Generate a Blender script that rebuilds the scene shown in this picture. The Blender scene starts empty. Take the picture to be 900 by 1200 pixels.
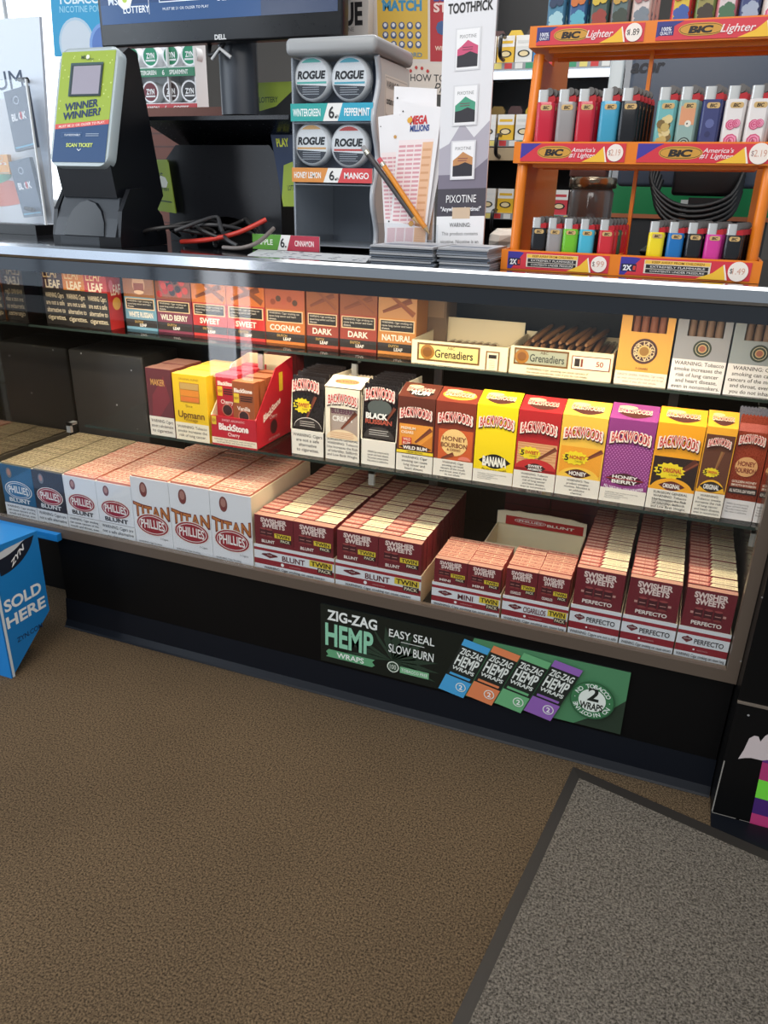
import bpy, math, random
from mathutils import Vector, Matrix
random.seed(7)
SC = bpy.context.scene
COL = SC.collection
# ------------------------------------------------------------------ camera
F_PX, PITCH, YAW, ROLL = 893.94, 0.39647622, -0.36518758, 0.02465684
CAM = Vector((0, -1.3, 1.048))
_cy, _sy, _cp, _sp = math.cos(YAW), math.sin(YAW), math.cos(PITCH), math.sin(PITCH)
FW = Vector((_sy*_cp, _cy*_cp, -_sp)); _rt = Vector((_cy, -_sy, 0)); _up = _rt.cross(FW)
RT = _rt*math.cos(ROLL) + _up*math.sin(ROLL); UP = -_rt*math.sin(ROLL) + _up*math.cos(ROLL)
cd = bpy.data.cameras.new('camera'); cam = bpy.data.objects.new('camera', cd); COL.objects.link(cam)
m = Matrix((RT, UP, -FW)).transposed().to_4x4(); m.translation = CAM; cam.matrix_world = m
cd.sensor_fit = 'VERTICAL'; cd.sensor_height = 24; cd.lens = F_PX/1200*24; cd.clip_start = .02
SC.camera = cam
# ------------------------------------------------------------------ light
SC.view_settings.view_transform = 'Standard'; SC.view_settings.look = 'None'
SC.view_settings.gamma = 1; SC.view_settings.use_curve_mapping = False
SC.view_settings.exposure = 0.0
W = bpy.data.worlds.new('store_ambience'); SC.world = W; W.use_nodes = True
W.node_tree.nodes['Background'].inputs[0].default_value = (.80, .90, 1, 1)
W.node_tree.nodes['Background'].inputs[1].default_value = .42
def area(name, loc, target, sx, sy, power, col):
    l = bpy.data.lights.new(name, 'AREA'); l.shape = 'RECTANGLE'; l.size = sx; l.size_y = sy
    l.energy = power; l.color = col
    o = bpy.data.objects.new(name, l); COL.objects.link(o); o.location = loc
    o.rotation_euler = (Vector(target)-Vector(loc)).to_track_quat('-Z', 'Y').to_euler()
    return o
area('ceiling_light', (-.6, -1.0, 2.7), (-.6, -.3, 0), 2.4, 1.0, 26, (1, .96, .90))
area('counter_light', (-.8, 1.4, 2.7), (-.8, .9, 0), 3.0, 1.0, 55, (1, .97, .93))
area('aisle_fill', (-.5, -2.9, 2.6), (-.6, .1, .7), 2.4, .8, 42, (1, .97, .93))  # unseen fill lamp added to brighten the fronts of the goods
area('window_light', (-3.6, -1.2, 1.7), (-.6, .2, .9), 1.6, 1.8, 30, (.82, .91, 1))
area('case_tube', (-.68, .045, .866), (-.68, .085, .3), 1.62, .03, 7.0, (1, .84, .62))
# ------------------------------------------------------------------ helpers
def _ray(px, py): return FW + RT*((px-450)/F_PX) - UP*((py-600)/F_PX)
def AT(px, py, Y):
    d = _ray(px, py); p = CAM + d*((Y-CAM.y)/d.y); return p.x, p.z
def ATZ(px, py, Z):
    d = _ray(px, py); p = CAM + d*((Z-CAM.z)/d.z); return p.x, p.y
def ax(px, py, Y): return AT(px, py, Y)[0]
def az(px, py, Y): return AT(px, py, Y)[1]
def lin(c):
    c /= 255.0
    return c/12.92 if c <= .04045 else ((c+.055)/1.055)**2.4
_mc = {}
def M(r, g=None, b=None, rough=.5, metal=0, emit=0, name=None, coat=0, spec=.5):
    if isinstance(r, tuple): r, g, b = r
    k = (r, g, b, rough, metal, emit, coat, spec)
    if k in _mc: return _mc[k]
    ma = bpy.data.materials.new(name or 'colour_%02x%02x%02x' % (int(r), int(g), int(b))); ma.use_nodes = True
    nt = ma.node_tree; p = nt.nodes['Principled BSDF']
    c = (lin(r), lin(g), lin(b), 1)
    p.inputs['Base Color'].default_value = c; p.inputs['Metallic'].default_value = metal
    p.inputs['Specular IOR Level'].default_value = spec; p.inputs['Coat Weight'].default_value = coat
    nz = nt.nodes.new('ShaderNodeTexNoise'); nz.inputs['Scale'].default_value = 60
    mr = nt.nodes.new('ShaderNodeMapRange'); mr.inputs['To Min'].default_value = max(0, rough-.06); mr.inputs['To Max'].default_value = min(1, rough+.06)
    nt.links.new(nz.outputs['Fac'], mr.inputs['Value']); nt.links.new(mr.outputs['Result'], p.inputs['Roughness'])
    if emit:
        p.inputs['Emission Color'].default_value = c; p.inputs['Emission Strength'].default_value = emit
    _mc[k] = ma; return ma
def glass(name, tint, ior=1.45, rough=.01, gain=1.0):
    ma = bpy.data.materials.new(name); ma.use_nodes = True; nt = ma.node_tree; nt.nodes.clear()
    o = nt.nodes.new('ShaderNodeOutputMaterial'); mx = nt.nodes.new('ShaderNodeMixShader')
    fr = nt.nodes.new('ShaderNodeFresnel'); ge = nt.nodes.new('ShaderNodeNewGeometry'); mr = nt.nodes.new('ShaderNodeMapRange')
    mr.inputs['To Min'].default_value = ior; mr.inputs['To Max'].default_value = 1/ior      # same mirror share on both faces of the sheet
    nt.links.new(ge.outputs['Backfacing'], mr.inputs['Value']); nt.links.new(mr.outputs[0], fr.inputs[0])
    t = nt.nodes.new('ShaderNodeBsdfTransparent'); t.inputs[0].default_value = (*tint, 1)
    g = nt.nodes.new('ShaderNodeBsdfGlossy'); g.inputs['Roughness'].default_value = rough
    nt.links.new(fr.outputs[0], mx.inputs[0]); nt.links.new(t.outputs[0], mx.inputs[1]); nt.links.new(g.outputs[0], mx.inputs[2])
    nt.links.new(mx.outputs[0], o.inputs[0]); return ma
CLEAR = glass('clear_glass', (.975, .985, .985)); ACRYL = glass('clear_acrylic', (.95, .96, .97), 1.4, .06)
SHELFG = glass('green_shelf_glass', (.95, .975, .965)); CELLO = glass('cellophane', (.97, .96, .93), 1.35, .12)
def fibre(name, c1, c2, scale, bump=.5, mottled=.35):
    ma = bpy.data.materials.new(name); ma.use_nodes = True; nt = ma.node_tree; p = nt.nodes['Principled BSDF']
    p.inputs['Roughness'].default_value = .95; p.inputs['Specular IOR Level'].default_value = .1
    tc = nt.nodes.new('ShaderNodeTexCoord')
    n1 = nt.nodes.new('ShaderNodeTexNoise'); n1.inputs['Scale'].default_value = scale; n1.inputs['Detail'].default_value = 3; n1.inputs['Roughness'].default_value = .75
    n2 = nt.nodes.new('ShaderNodeTexNoise'); n2.inputs['Scale'].default_value = 3.2; n2.inputs['Detail'].default_value = 3
    r = nt.nodes.new('ShaderNodeValToRGB'); r.color_ramp.elements[0].position = .36; r.color_ramp.elements[1].position = .66
    r.color_ramp.elements[0].color = (*map(lin, c1), 1); r.color_ramp.elements[1].color = (*map(lin, c2), 1)
    mx = nt.nodes.new('ShaderNodeMix'); mx.data_type = 'RGBA'; mx.blend_type = 'MULTIPLY'; mx.inputs[0].default_value = mottled
    b = nt.nodes.new('ShaderNodeBump'); b.inputs['Strength'].default_value = bump; b.inputs['Distance'].default_value = .004
    for n in (n1, n2): nt.links.new(tc.outputs['Object'], n.inputs['Vector'])
    nt.links.new(n1.outputs['Fac'], r.inputs[0]); nt.links.new(r.outputs[0], mx.inputs[6]); nt.links.new(n2.outputs['Fac'], mx.inputs[7])
    nt.links.new(mx.outputs[2], p.inputs['Base Color']); nt.links.new(n1.outputs['Fac'], b.inputs['Height']); nt.links.new(b.outputs[0], p.inputs['Normal'])
    return ma
_tc = {}
def tmesh(s, bold=0, res=1):
    res = 4 if len(s) <= 10 else 2
    k = (s, bold, res)
    if k in _tc: return _tc[k]
    cu = bpy.data.curves.new('t', 'FONT'); cu.body = s; cu.offset = bold; cu.resolution_u = res
    ob = bpy.data.objects.new('t', cu); COL.objects.link(ob)
    e = ob.evaluated_get(bpy.context.evaluated_depsgraph_get()); me = e.to_mesh()
    vs = [(v.co.x, v.co.y) for v in me.vertices]; fs = [tuple(p.vertices) for p in me.polygons]
    e.to_mesh_clear(); bpy.data.objects.remove(ob); bpy.data.curves.remove(cu)
    if not vs: vs = [(0, 0), (1, 1)]
    x0 = min(v[0] for v in vs); x1 = max(v[0] for v in vs); y1 = max(max(v[1] for v in vs), .69)
    w = x1-x0
    vs = [((x-x0)/w, y/y1) for x, y in vs]
    _tc[k] = (vs, fs, w/y1); return _tc[k]

class G:
    """collects shapes and printed artwork into one mesh"""
    def __init__(s): s.v = []; s.f = []; s.mi = []; s.mats = []; s.sm = []
    def mid(s, ma):
        if ma not in s.mats: s.mats.append(ma)
        return s.mats.index(ma)
    def add(s, vs, fs, ma, smooth=False):
        b = len(s.v); s.v += [tuple(v) for v in vs]; i = s.mid(ma)
        for f in fs: s.f.append(tuple(b+k for k in f)); s.mi.append(i); s.sm.append(smooth)
    def box(s, x0, x1, y0, y1, z0, z1, ma, **faces):
        v = [(x0, y0, z0), (x1, y0, z0), (x1, y1, z0), (x0, y1, z0), (x0, y0, z1), (x1, y0, z1), (x1, y1, z1), (x0, y1, z1)]
        fs = dict(bottom=(3, 2, 1, 0), top=(4, 5, 6, 7), front=(0, 1, 5, 4), right=(1, 2, 6, 5), back=(2, 3, 7, 6), left=(3, 0, 4, 7))
        for n, f in fs.items(): s.add([v[i] for i in f], [(0, 1, 2, 3)], faces.get(n, ma))
    def rbox(s, x0, x1, y0, y1, z0, z1, r, ma):
        """box with all edges rounded off"""
        vs = []; fs = []
        n = 3
        def ring(z, ins):
            pts = []
            for cx, cy, a0 in ((x1-r, y1-r, 0), (x0+r, y1-r, 90), (x0+r, y0+r, 180), (x1-r, y0+r, 270)):
                for k in range(n+1):
                    a = math.radians(a0+90*k/n); pts.append((cx+(r-ins)*math.cos(a), cy+(r-ins)*math.sin(a), z))
            return pts
        lv = []
        for k in range(n+1):
            a = math.pi/2*k/n; lv.append((z0+r-r*math.cos(a), r-r*math.sin(a)))
        for k in range(n+1):
            a = math.pi/2*k/n; lv.append((z1-r+r*math.sin(a), r-r*math.cos(a)))
        for z, i in lv: vs += ring(z, i)
        c = 4*(n+1)
        for k in range(len(lv)-1):
            for j in range(c): fs.append((k*c+j, k*c+(j+1) % c, (k+1)*c+(j+1) % c, (k+1)*c+j))
        fs.append(tuple(reversed(range(c)))); fs.append(tuple((len(lv)-1)*c+j for j in range(c)))
        s.add(vs, fs, ma, True)
    def prism(s, pts, axis, a, b, ma, cap=None, smooth=False):
        """outline pts (2-D) pushed from a to b along axis x, y or z"""
        def mk(p, t):
            return {'x': (t, p[0], p[1]), 'y': (p[0], t, p[1]), 'z': (p[0], p[1], t)}[axis]
        n = len(pts); vs = [mk(p, a) for p in pts]+[mk(p, b) for p in pts]
        s.add(vs, [(i, (i+1) % n, n+(i+1) % n, n+i) for i in range(n)], ma, smooth)
        s.add(vs, [tuple(reversed(range(n))), tuple(range(n, 2*n))], cap or ma)
    def loft(s, rings, ma, smooth=True, caps=True):
        n = len(rings[0]); vs = [p for r in rings for p in r]; fs = []
        for k in range(len(rings)-1):
            for j in range(n): fs.append((k*n+j, k*n+(j+1) % n, (k+1)*n+(j+1) % n, (k+1)*n+j))
        s.add(vs, fs, ma, smooth)
        if caps: s.add(vs, [tuple(reversed(range(n))), tuple((len(rings)-1)*n+j for j in range(n))], ma)
    def cyl(s, p0, p1, r0, ma, r1=None, n=14, smooth=True):
        s.tube([p0, p1], r0, ma, n, r1)
    def tube(s, pts, r, ma, n=8, r1=None):
        pts = [Vector(p) for p in pts]; rings = []
        if len(pts) > 3 and r1 is None:      # smooth curve through the points
            q = [pts[0]]+pts+[pts[-1]]; o = []
            for i in range(1, len(q)-2):
                for t in (0, .25, .5, .75): o.append(.5*(2*q[i]+(q[i+1]-q[i-1])*t+(2*q[i-1]-5*q[i]+4*q[i+1]-q[i+2])*t*t+(3*q[i]-3*q[i+1]+q[i+2]-q[i-1])*t**3))
            pts = o+[pts[-1]]
        t0 = (pts[1]-pts[0]).normalized(); u = t0.orthogonal().normalized()
        for i, p in enumerate(pts):
            t = (pts[min(i+1, len(pts)-1)]-pts[max(i-1, 0)]).normalized()
            u = (u-t*u.dot(t)).normalized(); w = t.cross(u)
            rr = r if r1 is None else r+(r1-r)*i/(len(pts)-1)
            rings.append([p+(u*math.cos(2*math.pi*k/n)+w*math.sin(2*math.pi*k/n))*rr for k in range(n)])
        s.loft(rings, ma)
    def lathe(s, prof, ma, n=28, c=(0, 0, 0), axis='z'):
        rings = []
        for r, h in prof:
            ring = []
            for k in range(n):
                a = 2*math.pi*k/n; x, y = r*math.cos(a), r*math.sin(a)
                ring.append((c[0]+x, c[1]+y, c[2]+h) if axis == 'z' else (c[0]+x, c[1]-h, c[2]+y))
            rings.append(ring)
        s.loft(rings, ma)
    def art(s, o, u, v, w, h): return Art(s, Vector(o), Vector(u).normalized(), Vector(v).normalized(), w, h)
    def front(s, w, h, y=0, x=0, z=0): return s.art((x, y, z), (1, 0, 0), (0, 0, 1), w, h)
    def topface(s, w, d, z, x=0, y=0): return s.art((x, y, z), (1, 0, 0), (0, 1, 0), w, d)
    def right(s, d, h, x, y=0, z=0): return s.art((x, y, z), (0, 1, 0), (0, 0, 1), d, h)
    def build(s, name, parent=None, loc=None, rz=0):
        me = bpy.data.meshes.new(name); me.from_pydata(s.v, [], s.f)
        for ma in s.mats: me.materials.append(ma)
        me.polygons.foreach_set('material_index', s.mi); me.polygons.foreach_set('use_smooth', s.sm); me.update()
        o = bpy.data.objects.new(name, me); COL.objects.link(o)
        if parent: o.parent = parent
        if loc: o.location = loc
        if rz: o.rotation_euler = (0, 0, rz)
        return o

class Art:
    """flat printing on a face, in 0..1 units across and up that face"""
    STEP = .00011
    def __init__(s, g, o, u, v, w, h): s.g = g; s.o = o; s.u = u; s.v = v; s.n = u.cross(v); s.w = w; s.h = h; s.k = 1
    def pt(s, a, b): return s.o + s.u*(a*s.w) + s.v*(b*s.h) + s.n*(s.k*s.STEP)
    def _c(s, c): return M(c) if isinstance(c, tuple) else c
    def poly(s, pts, c): s.g.add([s.pt(*p) for p in pts], [tuple(range(len(pts)))], s._c(c)); s.k += 1
    def rect(s, a0, b0, a1, b1, c): s.poly([(a0, b0), (a1, b0), (a1, b1), (a0, b1)], c)
    def ell(s, a, b, ra, rb, c, n=24, t0=0, t1=360):
        s.poly([(a+ra*math.cos(math.radians(t0+(t1-t0)*k/n)), b+rb*math.sin(math.radians(t0+(t1-t0)*k/n))) for k in range(n if t1-t0 == 360 else n+1)], c)
    def circ(s, a, b, r, c, n=24): s.ell(a, b, r, r*s.w/s.h, c, n)
    def star(s, a, b, ra, rb, c, n=16, inner=.8):
        s.poly([(a+ra*(1 if k % 2 else inner)*math.cos(math.pi*k/n), b+rb*(1 if k % 2 else inner)*math.sin(math.pi*k/n)) for k in range(2*n)], c)
    def text(s, t, a, b, w, h, c, bold=0, fill=False, arch=0, skew=0, res=1, rot=0, slope=0):
        """centre a,b; cap height h; at most w wide (fill: exactly w)"""
        vs, fs, asp = tmesh(t, bold, res)
        nat = h*s.h*asp/s.w; ww = w if fill else min(w, nat)
        P = []
        for x, y in vs:
            X = (x-.5)*ww; Y = (y-.5)*h + arch*(1-(2*x-1)**2) + slope*(x-.5); X += skew*(y-.5)*h*s.h/s.w
            if rot:
                ca, sa = math.cos(rot), math.sin(rot); xx, yy = X*s.w, Y*s.h
                X, Y = (xx*ca-yy*sa)/s.w, (xx*sa+yy*ca)/s.h
            P.append(s.pt(a+X, b+Y))
        s.g.add(P, fs, s._c(c)); s.k += 1
    def lines(s, ts, a0, b0, a1, b1, c, bold=0, left=False, gap=.35):
        n = len(ts); lh = (b1-b0)/n; k = s.k
        for i, t in enumerate(ts):
            if not t: continue
            s.k = k; h = lh*(1-gap); asp = tmesh(t, bold)[2]; w = min(a1-a0, h*s.h*asp/s.w)
            s.text(t, a0+w/2 if left else (a0+a1)/2, b1-lh*(i+.5), w, h, c, bold, True)
    def bars(s, a0, b0, a1, b1, n, c, fillf=.5):
        k = s.k; lh = (b1-b0)/n
        for i in range(n):
            s.k = k; s.rect(a0, b0+lh*(i+.25), a1-(a1-a0)*random.choice((0, .04, .1)), b0+lh*(i+.25+fillf), c)
    def ringtext(s, t, a, b, r, h, c, start, step, bold=.02):
        k = s.k
        for i, ch in enumerate(t):
            s.k = k
            if ch == ' ': continue
            an = math.radians(start-step*i)
            s.text(ch, a+r*math.cos(an), b+r*math.sin(an)*s.w/s.h, h*s.h/s.w, h, c, bold, False, rot=an-math.pi/2)

def thing(name, label, cat, loc=(0, 0, 0), rz=0, group=None):
    o = bpy.data.objects.new(name, None); COL.objects.link(o); o.empty_display_size = .05
    o.location = loc; o.rotation_euler = (0, 0, rz); return tag(o, label, cat, group)
def tag(o, label, cat, group=None):
    o['label'] = label; o['category'] = cat
    if group: o['group'] = group
    return o
def struct(o): o['kind'] = 'structure'; return o
def dup(o, loc, rz=None, label=None, group=None, mats=None):
    """a copy of a thing with copies of its parts"""
    c = o.copy(); COL.objects.link(c); c.location = loc
    if rz is not None: c.rotation_euler = (0, 0, rz)
    if label: c['label'] = label
    if group: c['group'] = group
    for ch in o.children:
        d = ch.copy(); COL.objects.link(d); d.parent = c
        if mats and ch.name.split('.')[0] in mats:
            d.data = mats[ch.name.split('.')[0]]
    return c
# common colours
WHITE = (232, 232, 230); CREAM = (236, 222, 190); BLACK = (14, 14, 16); MAROON = (112, 24, 38); INK = (40, 38, 40)
BLK = M(12, 12, 14, rough=.35); BLKG = M(8, 9, 12, rough=.12); CHROME = M(200, 202, 206, rough=.12, metal=1, name='chrome')
GREYP = M(150, 152, 154, rough=.4); WH = M(*WHITE); CARD = M(196, 178, 146, rough=.8, name='cardboard')
# ------------------------------------------------------------------ setting
g = G(); g.box(-6, 3.5, -4, 4.2, -.05, 0, fibre('brown_carpet', (52, 43, 33), (138, 116, 90), 300, .8))
struct(g.build('floor'))
g = G(); g.box(-6, 3.5, 3.4, 3.5, 0, 3, M(92, 88, 84, rough=.8)); struct(g.build('wall_back'))
wg = G(); fr = M(214, 216, 218, rough=.4); sky = M(238, 245, 252, emit=2.4, name='daylight_pane')
wg.box(-5.9, -3.9, 3.35, 3.4, .9, 2.9, fr)
for k in range(3): wg.box(-5.85+k*.65, -5.25+k*.65, 3.34, 3.352, .95, 2.85, sky)
struct(wg.build('window_1'))
wg = G(); day = M(240, 246, 255, emit=5.0, name='door_daylight')
XD = lambda p: ax(p, 380, .003)*(1+2.5/1.3)
wg.box(XD(232), XD(302), -2.56, -2.52, 0, 2.2, M(40, 42, 46, rough=.4))
wg.box(XD(243), XD(273), -2.52, -2.50, .02, 2.1, day); wg.box(XD(281), XD(292), -2.52, -2.50, .02, 2.1, day)
struct(wg.build('door_1'))
wg = G(); pane = M(206, 222, 240, emit=1.3, name='reflected_pane')  # unseen glowing window, added to give the fascia's left half a pale reflection
wg.box(-4.6, XD(226), -2.56, -2.52, .40, 2.3, M(70, 74, 80, rough=.4))
for k in range(3):
    xa = -4.55+k*.83; wg.box(xa, min(xa+.77, XD(230)), -2.52, -2.50, .46, 2.25, pane)
struct(wg.build('reflected_window'))
# ------------------------------------------------------------------ floor mat
A, B = Vector((-.068, -.036, 0)), Vector((.62, -.200, 0)); Cc, D = Vector((.36, -2.3, 0)), Vector((-.365, -2.3, 0))
mt = thing('floor_mat', 'grey ribbed entrance mat with black rubber border lying on the brown carpet', 'mat')
g = G(); pts = [A, B, Cc, D]; cen = sum(pts, Vector())/4
inn = [Vector((-.052, -.070, 0)), Vector((.6, -.226, 0)), Vector((.34, -2.26, 0)), Vector((-.338, -2.26, 0))]
rub = M(38, 34, 31, rough=.6)
vs = [tuple(p) for p in pts]+[(p.x, p.y, .006) for p in pts]+[(p.x, p.y, .008) for p in inn]
fs = [(i, (i+1) % 4, 4+(i+1) % 4, 4+i) for i in range(4)]+[(4+i, 4+(i+1) % 4, 8+(i+1) % 4, 8+i) for i in range(4)]
g.add(vs, fs, rub); g.build('rubber_border', mt)
g = G(); vs = [(p.x, p.y, .002) for p in inn]+[(p.x, p.y, .011) for p in inn]
g.add(vs, [(i, (i+1) % 4, 4+(i+1) % 4, 4+i) for i in range(4)]+[(4, 5, 6, 7)][::1], fibre('grey_mat_pile', (58, 54, 49), (140, 132, 122), 260, .8, .2)); g.build('pile', mt)
# ------------------------------------------------------------------ display case
case = thing('display_case', 'long black glass-fronted sales counter with two glass shelves and chrome top edge', 'display counter')
g = G(); g.box(-1.36, .184, .004, .5, .03, .2495, M(9, 9, 10, rough=.42, spec=.22)); g.box(-1.6, -1.36, .14, .5, .0, .2495, M(9, 9, 10, rough=.42, spec=.22)); g.build('base', case)  # second, recessed dark box stands in for shadow under the case's left end
g = G(); g.prism([(.03, .001), (-.016, .001), (-.012, .004), (-.004, .018), (.0, .05), (.003, .075), (.03, .075)], 'x', -1.362, .185, M(14, 18, 26, rough=.4, spec=.25)); g.build('kick_strip', case)
BRN = M(92, 80, 70, rough=.38)
g = G(); g.box(-1.6, .186, -.004, .012, .2515, .276, BRN); g.build('bottom_rail', case)
g = G(); g.box(.166, .186, -.004, .016, .276, .9035, BRN); g.build('corner_post', case)
g = G(); g.box(-1.6, .184, .012, .5, .2500, .2635, M(30, 27, 25, rough=.5)); g.build('deck', case)
g = G(); g.box(-1.9, 1.0, -.008, .014, .878, .9035, M(14, 17, 24, rough=.07, spec=.9)); g.build('fascia', case)
g = G(); g.prism([(-.012, .905), (-.014, .910), (-.014, .927), (-.011, .932), (.012, .932), (.012, .905)], 'x', -1.9, 1.0, CHROME); g.build('chrome_edge', case)
g = G(); g.box(-1.9, 1.0, .0125, .66, .914, .930, M(26, 27, 31, rough=.1)); g.build('counter_top', case)
g = G(); g.box(-1.545, .166, .001, .006, .277, .8775, CLEAR); g.build('front_glass', case)
g = G(); g.box(-1.6, .184, .50, .51, .2, .913, M(13, 12, 12, rough=.3)); g.build('back_panel', case)
g = G(); g.box(-1.556, -1.546, .013, .499, .264, .913, M(150, 148, 146, rough=.04, metal=1)); g.build('mirror_panel', case)
g = G(); g.box(.172, .184, .017, .499, .264, .913, M(70, 66, 62, rough=.15)); g.build('end_panel', case)
ZM, ZU = .5225, .722
SHV = []
for z, y in ((ZM, .078), (ZU, .195)):
    g = G(); g.box(-1.295 if z == ZM else -1.544, .170, y, .49, z-.006, z-.0002, SHELFG, front=M(44, 56, 52, rough=.2)); SHV.append(g.build('shelf', case))
clip = M(176, 178, 176, rough=.3, metal=.6)
for px, py, y, z0, z1 in ((79, 494, .085, ZM-.03, ZM-.007), (435, 548, .085, ZM-.04, ZM-.009), (886, 620, .085, ZM-.04, ZM-.009), (415, 420, .2, ZU-.045, ZU-.009), (305, 425, .2, ZU-.05, ZU-.009), (893, 480, .2, ZU-.06, ZU-.009)):
    x = ax(px, py, y); g = G(); g.box(x-.006, x+.006, y, y+.008, z0, z1, clip); g.box(x-.006, x+.006, y, y+.025, z1-.006, z1, clip); g.build('shelf_bracket', case)
for x in (-1.1, -.55, 0.0):
    g = G(); g.box(x-.01, x+.01, .488, .4995, .27, .91, GREYP); g.build('shelf_standard', case)
g = G(); g.rbox(-1.544, -1.30, .315, .47, .264, .640, .006, M(46, 44, 43, rough=.5))
for sx, sz in ((-1.50, .63), (-1.34, .6), (-1.4, .5)): g.box(sx, sx+.004, .3145, .3155, sz, sz+.004, M(180, 180, 180))
tag(g.build('storage_box'), 'plain charcoal black box at the far left inside the case behind blue packs', 'box')
# lower left: blue floor display
BLUE = (26, 124, 196)
bd = thing('cardboard_bin', 'bright blue cardboard floor bin lettered SOLD HERE beside the counter', 'display bin')
g = G(); bl = M(*BLUE, rough=.45)
X1 = -1.308; X0 = -1.62
yb, zb = None, None
def onX(px, py, X):
    d = _ray(px, py); p = CAM + d*((X-CAM.x)/d.x); return p.y, p.z
prof = [onX(14, 796, X1), onX(58, 715, X1), onX(43, 622, X1)]
yf = prof[0][0]
out = [(yf, 0.001), (prof[1][0], prof[1][1]), (prof[2][0], prof[2][1]), (yf+.02, prof[2][1]+.01), (yf, prof[2][1]-.03)]
g.prism(out, 'x', X0, X1, bl)
a = g.right(1, 1, X1)      # metres on the right face
yw = M(238, 240, 242)
ty, tz = onX(27, 699, X1); a.text('SOLD', ty, tz, .108, .028, yw, .03, True)
ty, tz = onX(31, 717, X1); a.text('HERE', ty, tz, .115, .028, yw, .03, True)
ty, tz = onX(35, 741, X1); a.text('ZYN.COM', ty, tz, .1, .012, (20, 60, 104), .02)
ey, ez = onX(-3, 638, X1); zc = prof[2][1]-.006
for ru, rv, dz, c in ((.10, .075, 0, (20, 28, 44)), (.088, .052, .016, (200, 206, 212)), (.05, .036, .016, (70, 130, 180))):
    a.poly([(min(prof[2][0]-.004, max(yf+.022, ey+ru*math.cos(t))), min(zc, ez+dz+rv*math.sin(t))) for t in (math.radians(k*9) for k in range(-28, 12))], c)
a.text('ZYN', ey+.045, ez-.046, .045, .014, yw, .03, slope=.028)
a.rect(yf+.003, .002, yf+.010, .3, (214, 222, 230))
g.build('bin_body', bd)
g = G(); g.box(X0-.02, -1.335, -.02, -.006, .248, .266, bl); a = g.front(X1-X0, .03, -.02, X0, .248); a.rect(.0, .1, .8, .25, (46, 140, 200)); g.build('bin_lip', bd)
# right: neighbouring black cabinet
rc = thing('side_cabinet', 'scuffed black cabinet standing at the right end of the display case', 'cabinet')
g = G(); g.box(.187, .9, -.055, .5, .0, .247, M(10, 10, 11, rough=.4, spec=.25)); wc = M(150, 146, 140, rough=.7)
a = g.front(1, 1, -.055)
px_ = lambda x, y: AT(x, y, -.055)
for p0, p1, wd in (((832, 950), (843, 890), .0016), ((832, 952), (862, 960), .002), ((866, 962), (898, 970), .0014), ((838, 935), (841, 900), .0012)):
    (x0, z0), (x1, z1) = px_(*p0), px_(*p1); d = Vector((x1-x0, z1-z0)).normalized()*wd; x0 = max(x0, .1885); x1 = max(x1, .1885); z0 = max(z0, .003); z1 = max(z1, .003)
    a.poly([(x0-d.y*.3, z0+d.x*.3), (x0+d.y, z0-d.x*.5), (x1+d.y, z1-d.x*.5), (x1-d.y*.3, z1+d.x*.3)], wc)
a.poly([px_(*p) for p in ((865, 889), (872, 878), (878, 865), (884, 862), (889, 863), (891, 869), (897, 862), (905, 858), (905, 890), (893, 891), (880, 888), (873, 888))], (205, 192, 192))
a.circ(*px_(877, 838), .002, (150, 150, 150)); g.build('lower_body', rc)
g = G(); g.box(.187, .9, -.052, .5, .2475, .876, M(9, 9, 10, rough=.35, spec=.25)); a = g.front(1, 1, -.052); a.k = 1
for q in ((868, 775), (893, 700)): a.circ(*AT(*q, -.052), .0016, (120, 118, 116))
g.build('upper_body', rc)
g = G(); g.box(.187, .9, -.0575, -.0525, .2485, .252, M(110, 100, 90, rough=.5)); g.build('trim_strip', rc)
g = G(); g.prism([(.187, -.0585), (.187, -.094), (.62, -.197), (.62, -.0585)], 'z', .0005, .004, M(14, 17, 24, rough=.4, spec=.25)); g.build('floor_strip', rc)
g = G(); stripe = [(96, 44, 120), (176, 56, 112), (118, 222, 66), (70, 36, 110), (190, 60, 118)]
a = g.front(1, 1, -.0552); ys = (870, 893, 913, 934, 952, 970)
for i, c in enumerate(stripe):
    l0 = px_(899-(ys[i]-866)*.21, ys[i]); l1 = px_(899-(ys[i+1]-866)*.21, ys[i+1])
    zz0 = px_(930, ys[i]+8); a.poly([(l1[0], l1[1]), (l1[0]+.16, l1[1]-.003), (l0[0]+.16, l0[1]-.003), (l0[0], l0[1])], c)
g.build('striped_sticker', rc)
# ------------------------------------------------------------------ hemp wraps sign on the base
x0, z0 = AT(375.6, 703, 0); x1, z1 = AT(738.7, 793, 0); zb = AT(729, 862.4, 0)[1]; za = AT(374.7, 771.5, 0)[1]
w, zt, zl = x1-x0, (z0+z1)/2, (za+zb)/2; h = zt-zl
g = G(); g.box(0, w, -.004, 0, 0, h, M(24, 30, 26, rough=.3)); a = g.front(w, h, -.004)
GR = (84, 142, 100); MINT = (140, 200, 168); DK = (22, 28, 24)
a.poly([(.47, 0), (1, 0), (1, 1), (.53, 1)], (76, 132, 92)); a.poly([(.86, 0), (1, 0), (1, .55), (.95, .3)], (40, 56, 42))
for i in range(13):                        # fan leaf
    an = math.radians(-20+i*17); c0 = (.26, .3); L = .3
    dx, dy = math.cos(an)*L*.55, math.sin(an)*L*1.9
    k = a.k; a.k = 2
    a.poly([(c0[0], c0[1]), (c0[0]+dx*.5-dy*.03, min(1, max(0, c0[1]+dy*.5+.05))), (c0[0]+dx, min(1, max(0, c0[1]+dy))), (c0[0]+dx*.5+dy*.03, min(1, max(0, c0[1]+dy*.5-.05)))], (40, 58, 44)); a.k = k
a.k = 5
a.text('ZIG-ZAG', .115, .85, .18, .17, (225, 230, 226), .03, True)
a.text('HEMP', .105, .51, .175, .38, MINT, .03, True)
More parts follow.
